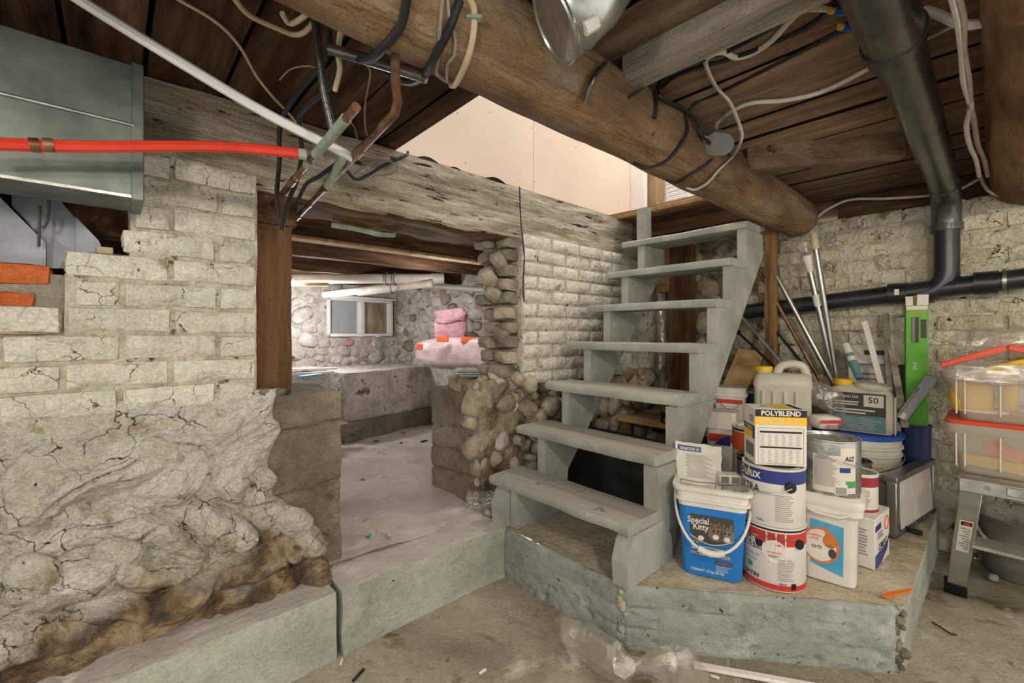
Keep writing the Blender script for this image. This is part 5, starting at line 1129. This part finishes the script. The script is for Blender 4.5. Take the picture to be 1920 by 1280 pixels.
# flat jug with a dark label
loc = V((2.47, .41, ZP+.330)); r = root('flat_jug', loc, 'grey jug with a black number label on the blue rimmed pail', 'jug', face_cam(loc)-.1)
MB().loft([rr(.055, .11, .02, 0), rr(.06, .117, .025, .01), rr(.06, .117, .025, .15), rr(.05, .10, .025, .19), rr(.03, .07, .02, .205)]).build('jug_body', 'cream_plastic', r)
MB().lathe([(0, .2), (.036, .2), (.038, .202), (.038, .222), (.034, .226), (0, .226)], 24, c=(0, -.06, 0)).build('cap', 'yellow', r)
blob('loose_sleeve', (.01, .045, .198), (V((.05, 0, 0)), V((0, .062, -.006)), V((0, 0, .02))), 'cream_plastic', r, 5, 3, .15)
fm = plane_map((.0608, 0, 0), (0, 1, 0), (0, 0, 1)); g2 = plane_map((.0616, 0, 0), (0, 1, 0), (0, 0, 1)); g3 = plane_map((.0624, 0, 0), (0, 1, 0), (0, 0, 1))
patch(fm, -.092, .092, .075, .172, 'dark_grey', r); patch(fm, -.092, .092, .008, .075, 'teal_print', r); patch(g2, .018, .085, .115, .165, 'tile_white', r); text_on('50', .036, 'black', r, lambda u, v: g3(u+.05, v+.132), bold=.01)
text_on('Uramin Ltd.', .018, 'white_label', r, lambda u, v: g2(u-.036, v+.15), bold=.01, sx=.85); bars(g2, -.085, .005, .118, .14, 2, 'white_label', r); bars(g2, -.085, .07, .082, .108, 2, 'white_label', r); bars(g2, -.085, .085, .014, .07, 7, 'tile_white', r, gap=.8)
for s in (-1,): MB().box(-.05, .05, .1175, .123, 0, .16, 0, .002).build('side_flap', 'tile_white', r)
# navy bin with the tall green carton
loc = V((2.575, .235, ZP)); r = root('round_bin', loc, 'narrow navy plastic bin in the corner under the green carton', 'bin')
MB().lathe([(0, 0), (.04, 0), (.043, .005), (.05, .36), (.053, .362), (.053, .37), (.047, .37), (.041, .02), (0, .02)], 28).build('bin_body', 'navy', r)
r = root('tall_carton', (2.575, .235, ZP+.022), 'tall bright green carton standing in the navy bin', 'carton', face_cam((2.65, .26))+.1)
MB().box(-.025, .025, -.036, .036, 0, .86, 0, .002).build('carton_body', 'green_box', r)
gf = plane_map((.0256, 0, 0), (0, 1, 0), (0, 0, 1)); g2 = plane_map((.0262, 0, 0), (0, 1, 0), (0, 0, 1))
patch(gf, -.018, .006, .70, .81, 'dark_grey', r, 'carton_window'); patch(g2, -.016, -.006, .702, .808, 'grey_plastic', r, 'window_content'); patch(gf, -.034, .034, .842, .858, 'white_label', r); patch(gf, -.03, .03, .828, .833, 'orange', r); patch(gf, .012, .03, .72, .80, 'dark_grey', r)
text_on('24 in', .016, 'white_label', r, lambda u, v: g2(-v-.002, u+.60), bold=.02)
for (u0, u1, h_, m, tl) in [(-.036, -.012, .04, 'white_label', .3), (.0, .036, .045, 'white_label', -.2)]: MB().obox((.025-tl*h_/2, (u0+u1)/2, .86+h_/2), (.0012, 0, 0), (0, (u1-u0)/2, 0), (-tl*h_/2, 0, h_/2)).build('carton_flap', m, r)
MB().obox((-.03, .0, .885), (.012, 0, .02), (0, .03, .008), (.001, 0, -.001)).build('carton_flap', 'cardboard', r)
# beige jug, pails and can on the shelf
ZS = .48
loc = V((2.21, .645, ZS)); r = root('ribbed_jug', loc, 'beige ribbed jug with a yellow cap and loop handle', 'jug', face_cam(loc)+.05)
MB().loft([rr(.055, .1, .02, 0), rr(.06, .107, .02, .008), rr(.06, .107, .02, .235), rr(.063, .112, .024, .245), rr(.063, .112, .024, .262), rr(.055, .105, .024, .29), rr(.04, .095, .02, .302)]).build('jug_body', 'cream_plastic', r)
for i in range(4): y = -.075+.042*i; MB().tube([V((.0585, y, .03)), V((.061, y, .05)), V((.061, y, .2)), V((.0585, y, .225))], .0085, 8).build('rib', 'cream_plastic', r)
MB().tube(spl([V((0, -.02, .29)), V((0, -.005, .33)), V((0, .035, .343)), V((0, .075, .335)), V((0, .092, .30)), V((0, .095, .27))], 5), .018, 10).build('handle', 'cream_plastic', r)
MB().lathe([(0, .28), (.03, .28), (.032, .31), (0, .31)], 20, c=(0, -.07, 0)).build('neck', 'cream_plastic', r)
MB().lathe([(0, .308), (.035, .308), (.036, .326), (.033, .33), (0, .33)], 22, c=(0, -.07, 0)).build('cap', 'yellow', r)
def tub(label, loc, hx_, hy_, h, stripe):
    r = root('small_pail', loc, label, 'pail', face_cam(loc)-.1)
    MB().loft([rr(hx_*.82, hy_*.82, .015, 0), rr(hx_*.97, hy_*.97, .018, h*.8), rr(hx_*1.08, hy_*1.08, .02, h*.81), rr(hx_*1.08, hy_*1.08, .02, h*.88), rr(hx_, hy_, .018, h*.89), rr(hx_*1.03, hy_*1.03, .018, h)]).build('pail_body', 'white_plastic', r)
    f = lambda u, v: V((hx_*(.83+.14*v/(h*.8))+.0015, u, v)); patch(f, -hy_*.8, hy_*.8, h*.66, h*.75, 'red', r)
    return r, f
r, f = tub('white pail with a red stripe on the shelf behind the stringer', V((2.22, .868, ZS)), .06, .07, .22, 1)
patch(f, .02, .035, .035, .055, 'print_grey', r, 'bar_code'); bars(f, -.045, .05, .07, .14, 7, 'print_grey', r, gap=.75); MB().tube(spl([V((.065, -.05, .16)), V((.085, .0, .12)), V((.07, .055, .155))], 5), .0018, 6).build('bail_handle', 'steel', r)
r, f = tub('lower white pail with purple print, nearest the stringer', V((2.10, .86, .20)), .058, .062, .40, 1)
poly_on(lambda u, v: f(u, v)+V((.001, 0, 0)), [(-.03, .25), (.04, .25), (.04, .30), (.0, .28)], 'dulux_blue', r, 'label_flash')
loc = V((2.36, .80, ZS)); r = can('navy primer can with large white numerals, on the shelf', loc, .075, .185, 'navy_dark', [(.012, .03, 'gold'), (.03, .036, 'red')], turn=0)
text_on('1·2·3', .05, 'white_label', r, cyl_map(.076, .15, .09), sx=.9, bold=.015); text_on('Eye', .024, 'white_label', r, cyl_map(.076, .15, .145), bold=.015); text_on('Primer', .02, 'white_label', r, cyl_map(.076, .15, .065), bold=.01); bars(cyl_map(.076, .1, 0), -.05, .05, .04, .06, 3, 'print_grey', r)
for i, (x, y, m, l_) in enumerate([(2.22, 1.17, 'navy_dark', 'can with a black and orange label under the stairs, front one'), (2.33, 1.235, 'white_label', 'pale can under the stairs, behind the dark labelled one')]):
    r = can(l_, V((x, y, ZS)), .06, .155, 'grey_plastic' if i == 0 else 'tile_white', [(.11, .145, 'black'), (.004, .06, 'black')] if i == 0 else [(.03, .09, 'dark_grey')], turn=0)
    if i == 0:
        text_on('DULUX', .02, 'white_label', r, cyl_map(.0615, -.1, .12), bold=.02); text_on('TINT', .024, 'black', r, cyl_map(.0612, -.3, .08), bold=.02); cyl_patch(.0615, -.3, .05, .01, .03, 'orange', r, 'label_flash'); text_on('Base', .02, 'white_label', r, cyl_map(.0618, .1, .035), bold=.01)
# board leaning behind the pails
P = [onx(px, py, x) for px, py, x in [(1352, 735, 2.42), (1385, 657, 2.58), (1438, 663, 2.56), (1385, 760, 2.40)]]
n_ = (P[1]-P[0]).cross(P[3]-P[0]).normalized()*.02
tag(MB().add(P+[p-n_ for p in P], [(0, 1, 2, 3), (7, 6, 5, 4), (0, 4, 5, 1), (1, 5, 6, 2), (2, 6, 7, 3), (3, 7, 4, 0)], 0).build('offcut_board', 'wood_tan', smooth=0), 'pale edged offcut board leaning behind the red striped pail', 'board')
c_ = ond(1545, 790, 1.80); o = blob('candy_bag', c_, (RT*.05, FW*.04, V((0, 0, .028))), 'white_label', None, 6, 3, .2); tag(o, 'red and white printed bag between the grout box and the blue rimmed pail', 'bag')
ro = o; fmb = plane_map(c_-FW*.048-V(o.location)+V((0, 0, -.006)), RT, (0, 0, 1)); patch(fmb, -.048, .045, .008, .02, 'red', ro, 'red_band'); text_on('EETHE', .02, 'red', ro, lambda u, v: fmb(u, v-.012)-FW*.001, bold=.02, sx=.9)
c_ = ond(1548, 745, 1.95); tag(blob('plastic_bag', c_, (RT*.07+V((0, 0, -.03)), FW*.05, V((0, 0, .06))), 'clear_film', None, 8, 4, .25), 'clear crumpled plastic bag behind the beige jug', 'plastic')
# pole bundle
PO = [((1429, 466), 2.56, (1590, 770), 2.63, .012, 'steel', 'thick grey metal pole leaning to the stair stringer'),
      ((1424, 510), 2.54, (1572, 775), 2.62, .009, 'copper', 'thin dark metal pole beside the thick grey pole'),
      ((1391, 594), 2.50, (1500, 720), 2.32, .008, 'galv_bright', 'shiny thin rod leaning low behind the beige jug'),
      ((1383, 622), 2.56, (1455, 690), 2.40, .006, 'black', 'black rod with a knob, lowest of the leaning rods'),
      ((1426, 585), 2.62, (1520, 700), 2.46, .006, 'black', 'thin black rod crossing the tan wooden post'),
      ((1512, 480), 2.56, (1572, 740), 2.63, .013, 'steel', 'grey pole with a white collar and adapter, left of the upright pair'),
      ((1526, 446), 2.56, (1572, 730), 2.62, .013, 'steel', 'grey pole with a taped top, right of the upright pair')]
for i, (pa, xa, pb_, xb, rr_, m, l_) in enumerate(PO):
    a, b = onx(*pa, xa), onx(*pb_, xb); d = (b-a)
    if i not in (2, 3, 4): b = a+d*((a.z-.2)/(a.z-b.z))
    r = root('metal_pole', b, l_, 'pole', 0, 'poles and rods leaning behind the jugs'); MB().tube([V((0, 0, 0)), a-b], rr_, 12).build('pole_shaft', m, r); d = (a-b)
    if i == 3: MB().tube([d*.97, d*1.02], .014, 10).build('knob', 'black', r)
    if i == 5:
        MB().tube([d*.93, d*.97, d*1.0], [.014, .020, .024], 14).build('adapter', 'white_plastic', r); MB().tube([d*.78, d*.83], .0155, 14).build('collar', 'white_label', r)
        blob('film_wrap', d*1.04, (V((.02, 0, 0)), V((0, .022, 0)), V((0, 0, .035))), 'clear_film', r, 2, 3, .25)
    if i == 6: MB().tube([d*.955, d*1.02], .017, 10).build('tape_top', 'cable_cream', r)
# caulk tube, folded vent panel, trim strips
a, b = onx(1585, 645, 2.56), onx(1612, 710, 2.50); r = root('caulk_tube', b, 'white caulk tube leaning behind the yellow capped jug', 'tube'); d = a-b
MB().tube([V((0, 0, 0)), d*.72], .016, 14).build('tube_body', 'teal_print', r); MB().tube([d*.72, d*.74, d*1.0], [.016, .017, .015], 14).build('tube_cap', 'white_plastic', r); MB().tube([d*.5, d*.62], .0165, 14).build('label_band', 'white_label', r)
c_ = onx(1640, 665, 2.685); r = root('vent_panel', V((c_.x, c_.y, ZP)), 'folded white louvred panel standing behind the jug', 'panel', face_cam(c_)+.05)
MB().box(-.006, .0, -.10, .10, 0, .63, 0, .001).build('panel_sheet', 'white_label', r); MB().obox((.05, .0, .665), (.055, 0, -.04), (0, .105, 0), (.001, 0, .0015)).build('top_flap', 'white_label', r)
for i in range(7): MB().box(.0, .004, -.07, .03, .42+.024*i, .428+.024*i).build('louvre', 'print_grey', r)
for i in range(2): MB().obox((.05, .0+.0, .672-.0), (.012, 0, -.009), (0, .04, 0), (.0005, 0, .001)).build('flap_slot', 'dark_grey', r) if i == 0 else None
for i, (pa, pb_, w_, x, m, l_) in enumerate([((1621, 602), (1655, 730), .011, 2.52, 'white_paint', 'white trim strip leaning in front of the vent panel'), ((1661, 588), (1668, 730), .011, 2.55, 'wood_grey', 'grey upright strip beside the vent panel'), ((1672, 655), (1692, 770), .012, 2.50, 'wood_grey', 'short grey stick left of the green carton'), ((1683, 600), (1686, 700), .012, 2.68, 'dark_grey', 'dark board behind the green carton')]):
    a, b = onx(*pa, x+.08), onx(*pb_, x); d = b-a; b = a+d*((a.z-.56)/(a.z-b.z)) if b.z > .56 else b
    if i == 3: w_ = .05
    d = b-a; s_ = d.normalized().cross(V((-1, 0, 0))).normalized()
    tag(MB().obox((a+b)/2, d/2, s_*w_, d.normalized().cross(s_)*.006, 0, .001).build('trim_strip', m), l_, 'strip')
a, b = onx(1748, 705, 2.47), onx(1690, 785, 2.46); d = b-a; s_ = d.normalized().cross(V((-1, 0, 0))).normalized()
r = root('spirit_level', (a+b)/2, 'grey level-like bar leaning between the green carton and the bins', 'tool'); MB().obox((0, 0, 0), d/2, s_*.02, V((.008, 0, 0)), 0, .002).build('bar', 'galv_blue', r); MB().obox(d*.1+V((-.009, 0, 0))+s_*.012, d*.3, s_*.003, V((.001, 0, 0))).build('edge_strip', 'wood_grey', r); MB().obox(d*.42+V((-.009, 0, 0)), d*.06, s_*.008, V((.001, 0, 0))).build('sticker', 'white_label', r)

# ---------------------------------------------------------------- step ladder, bins and things under them
BX, BY0, BY1 = 2.10, .125, -.32
def storage_bin(label, z0, h, taper, rot=0):
    loc = V((BX+.17, (BY0+BY1)/2, z0)); r = root('storage_bin', loc, label, 'storage bin', rot, 'storage bins on the ladder')
    hx_, hy_ = .165, .215
    o_ = [rr(hx_-taper, hy_-taper, .03, 0), rr(hx_-taper*.5, hy_-taper*.5, .03, h*.5), rr(hx_, hy_, .03, h-.03), rr(hx_+.006, hy_+.006, .03, h-.028), rr(hx_+.008, hy_+.008, .03, h)]
    MB().loft(o_+[rr(hx_+.002, hy_+.002, .03, h), rr(hx_-.004, hy_-.004, .03, h-.03), rr(hx_-taper-.004, hy_-taper-.004, .03, .006)], 0, True, True).build('bin_shell', 'bin_plastic', r)
    for y in (.09, .17, .19, -.1): MB().tube([V((-hx_+taper*.8-.002, y, .02)), V((-hx_-.003, y, h-.03))], .0025, 6).build('rib', 'tile_white', r)
    return r
r = storage_bin('lower clear storage bin under a red lid, on the step ladder', .49, .165, .03)
for i, (y, z, m) in enumerate([(.05, .03, 'yellow'), (-.02, .025, 'yellow_print'), (-.1, .03, 'yellow'), (.0, .07, 'orange_print')]):
    tag(MB().obox((BX+.10, (BY0+BY1)/2+y+.08, .495+z), (.01, .04, .004*i), (.03, -.01, 0), (0, 0, .018), 0, .003).build('hand_tool', m), ['yellow tool lying leftmost in the lower bin', 'yellow tool in the middle of the lower bin', 'yellow tool at the right of the lower bin', 'orange tool piece above the others in the lower bin'][i], 'tool')
loc = V((BX+.17, (BY0+BY1)/2, .655)); r = root('bin_lid', loc, 'flat red lid between the two storage bins', 'lid')
MB().loft([rr(.168, .218, .03, 0), rr(.17, .22, .03, .006), rr(.165, .215, .03, .01)]).build('lid_panel', 'red_lid', r); MB().box(-.176, -.166, -.08, .02, -.004, .008, 0, .002).build('latch', 'red_lid', r)
r = storage_bin('upper clear storage bin holding yellow tools', .667, .17, .035)
for i, (y, z, sx, sz, m, l_) in enumerate([(.115, .06, .06, .045, 'yellow', 'big yellow plastic tool case at the left of the upper bin'), (.03, .08, .022, .05, 'yellow', 'upright yellow tool in the upper bin'), (-.03, .075, .028, .016, 'yellow_print', 'round yellow knob shape in the upper bin'), (-.05, .03, .08, .012, 'cable_cream', 'tan handle lying in the upper bin'), (.09, .018, .07, .006, 'paper', 'white card at the bottom of the upper bin'), (-.11, .05, .03, .02, 'dark_grey', 'dark grey tool at the right of the upper bin')]):
    c_ = V((BX+.085, (BY0+BY1)/2+y+.04, .68+z)); tag(blob('hand_tool', c_, (V((.05, 0, 0)), V((0, sx*.9, .0)), V((0, 0, sz*1.2))), m, None, i+3, 2, .06, .5), l_, 'tool')
# propped-open red lid halves with a yellow tool between
zt = .842
for i, (ya, za, yb, zb, l_) in enumerate([(.128, zt+.004, -.02, zt+.068, 'left raised red lid flap on the upper bin'), (-.024, zt+.07, -.17, zt+.03, 'right raised red lid flap on the upper bin')]):
    a, b = V((BX+.16, ya, za)), V((BX+.16, yb, zb)); d = b-a; u_ = d.cross(V((1, 0, 0))).normalized()
    r = root('bin_lid', a, l_, 'lid'); MB().obox(d/2, d/2, V((.15, 0, 0)), u_*.005, 0, .002).build('lid_panel', 'red_lid', r); MB().obox(d/2+V((-.148, 0, 0))+u_*.003, d/2, V((.004, 0, 0)), u_*.009, 0, .002).build('lid_lip', 'red_lid', r)
a = V((BX+.05, -.0, zt+.03)); tag(MB().obox((BX+.06, -.06, zt+.022), (0, .085, -.03), (.03, 0, 0), (0, .006, .014), 0, .005).build('hand_tool', 'yellow'), 'yellow tool sticking out under the raised red lid', 'tool')
tag(blob('plastic_bag', V((BX+.15, -.06, zt+.085)), (V((.12, .02, 0)), V((0, .16, -.012)), V((0, 0, .055))), 'clear_film', None, 12, 4, .22), 'clear plastic bag draped over the raised red lid', 'plastic')
tag(blob('plastic_bag', V((BX-.012, -.005, zt-.012)), (V((.018, 0, 0)), V((0, .095, .0)), V((0, 0, .035))), 'clear_film', None, 15, 4, .25), 'clear plastic spilling over the front rim of the upper bin', 'plastic')
# step ladder
r = root('step_ladder', (2.25, -.08, 0), 'folding aluminium step ladder carrying the storage bins', 'ladder'); o_ = V((2.25, -.08, 0))
MB().box(-.17, .17, -.2, .17, .472, .488, 0, .003).build('top_step', 'alu', r); MB().box(-.185, -.165, -.2, .165, .44, .486, 0, .003).build('front_rail', 'alu', r)
for y in (-.04, .03, .1): MB().tube([V((-.187, y, .465)), V((-.182, y, .465))], .008, 10).build('rivet', 'steel', r)
MB().box(-.19, -.184, .0, .06, .452, .48, 0, .002).build('latch_plate', 'galv_bright', r)
def leg(a, b, wd, m, nm, dp=.012):
    a = V(a); b = V(b); d = b-a; s_ = V((0, 1, 0)); t_ = d.normalized().cross(s_); return MB().obox((a+b)/2, d/2, s_*wd, t_*dp, 0, .002).build(nm, m, r)
for y in (.135, -.18):
    lg_ = leg((-.165, y, .46), (.045, y+.045*(1 if y > 0 else -1), .03), .026, 'alu', 'leg'); yy = y+.047*(1 if y > 0 else -1)
    f_ = leg((.037, yy, .05), (.06, yy, .0), .03, 'black', 'rubber_foot', .016)
    leg((.15, y, .46), (.36, y+.03, .02), .018, 'alu', 'leg')
    for t in (.03, .1, .17): MB().tube([V((-.15+t*.5-.016, y+.008, .45-t)), V((-.15+t*.5-.012, y+.008, .45-t))], .006, 8).build('rivet', 'steel', lg_)
    if y > 0:
        q = lambda u, v: V((-.165+.21*v-.0135*.9, y+u+.045*v, .46-.43*v-.0135*.42)); patch(q, -.016, .016, .30, .60, 'white_label', lg_, 'warning_sticker'); q2 = lambda u, v: q(u, v)+V((-.001, 0, -.0005)); patch(q2, -.014, .012, .31, .345, 'black', lg_, 'warning_header'); patch(lambda u, v: q2(u, v)+V((-.001, 0, 0)), -.010, .006, .318, .338, 'red', lg_, 'warning_mark')
        for i in range(9): patch(q2, -.013, .012-.006*(i % 3), .37+.024*i, .38+.024*i, 'print_grey', lg_, 'print_line')
leg((-.06, .16, .25), (-.06, -.2, .25), .04, 'alu', 'lower_step') if False else MB().box(-.11, -.01, -.19, .14, .235, .25, 0, .003).build('lower_step', 'alu', r)
# grey pail under the ladder
loc = V((2.66, -.07, 0)); r = root('grey_pail', loc, 'dark grey pail with a white handle on the floor under the ladder', 'pail', face_cam(loc))
MB().lathe([(0, 0), (.10, 0), (.108, .012), (.125, .22), (.131, .223), (.131, .232), (.12, .232), (.10, .02), (0, .02)], 36).build('pail_body', 'grey_plastic', r)
MB().tube([V(((.135)*math.sin(pi*i/16), -.132*math.cos(pi*i/16), .2-.085*math.sin(pi*i/16))) for i in range(17)], .006, 8).build('bail_handle', 'white_plastic', r); MB().box(.02, .04, -.142, -.128, .18, .215, 0, .002).build('handle_ear', 'white_plastic', r)
tag(inst(ST[3], 'loose_stone', None, onz(1862, 1082, .012), (0, 0, 0), (.02, .016, .012), 'stone'), 'pale stone chip on the floor beside the grey pail', 'stone')

# ---------------------------------------------------------------- loose things on the floor
P = [onz(px, py, .05) for px, py in [(1062, 1172), (1110, 1200), (1160, 1235), (1215, 1240), (1265, 1230), (1300, 1262)]]
mb = MB(); S = spl(P, 4); mb.tube(S, [.018+.03*abs(math.sin(i*.23+.5))+.008*noise.noise(V((i*.9, 0, 0))) for i in range(len(S))], 9); mb.v = [V((p.x, p.y, max(.006, p.z-.012))) for p in mb.v]
mb.v = [p+noise.noise_vector(p*26)*.018 for p in mb.v]; mb.v = [V((p.x, p.y, max(.006, p.z))) for p in mb.v]
tag(mb.build('plastic_bag', 'clear_film', smooth=10), 'long crumpled clear plastic bag on the floor at the platform foot', 'plastic')
a, b = onz(1300, 1246, .006), onz(1600, 1300, .006); d = b-a; s_ = d.normalized().cross(V((0, 0, 1)))
tag(MB().obox((a+b)/2, d/2, s_*.011, V((0, 0, .005)), 0, .002).build('trim_strip', 'white_paint'), 'white trim strip lying on the floor along the platform', 'strip')
a, b = onz(662, 1276, .006), onz(682, 1254, .006); tag(MB().tube([a, b], .004, 8).build('pencil', 'black'), 'black pencil stub on the floor in front of the curb', 'pencil')
P = [onz(px, py, .005) for px, py in [(1748, 1166), (1765, 1176), (1780, 1186), (1794, 1190)]]; tag(MB().tube(spl(P, 4), .0025, 6).build('twig', 'black'), 'thin black twig on the floor right of the platform', 'twig')
for i, (px, py) in enumerate([(905, 1258), (640, 1240), (1340, 1268)]):
    p = onz(px, py, .006); o = MB().obox((0, 0, 0), (.012, 0, 0), (0, .004, 0), (0, 0, .002), 0, .001).build('paint_chip', 'white_paint', loc=p); o.rotation_euler = (0, 0, i); tag(o, ['pale paint chip on the floor in front of the lowest step', 'pale paint chip on the floor near the curb crack', 'pale paint chip beside the white trim strip'][i], 'litter')
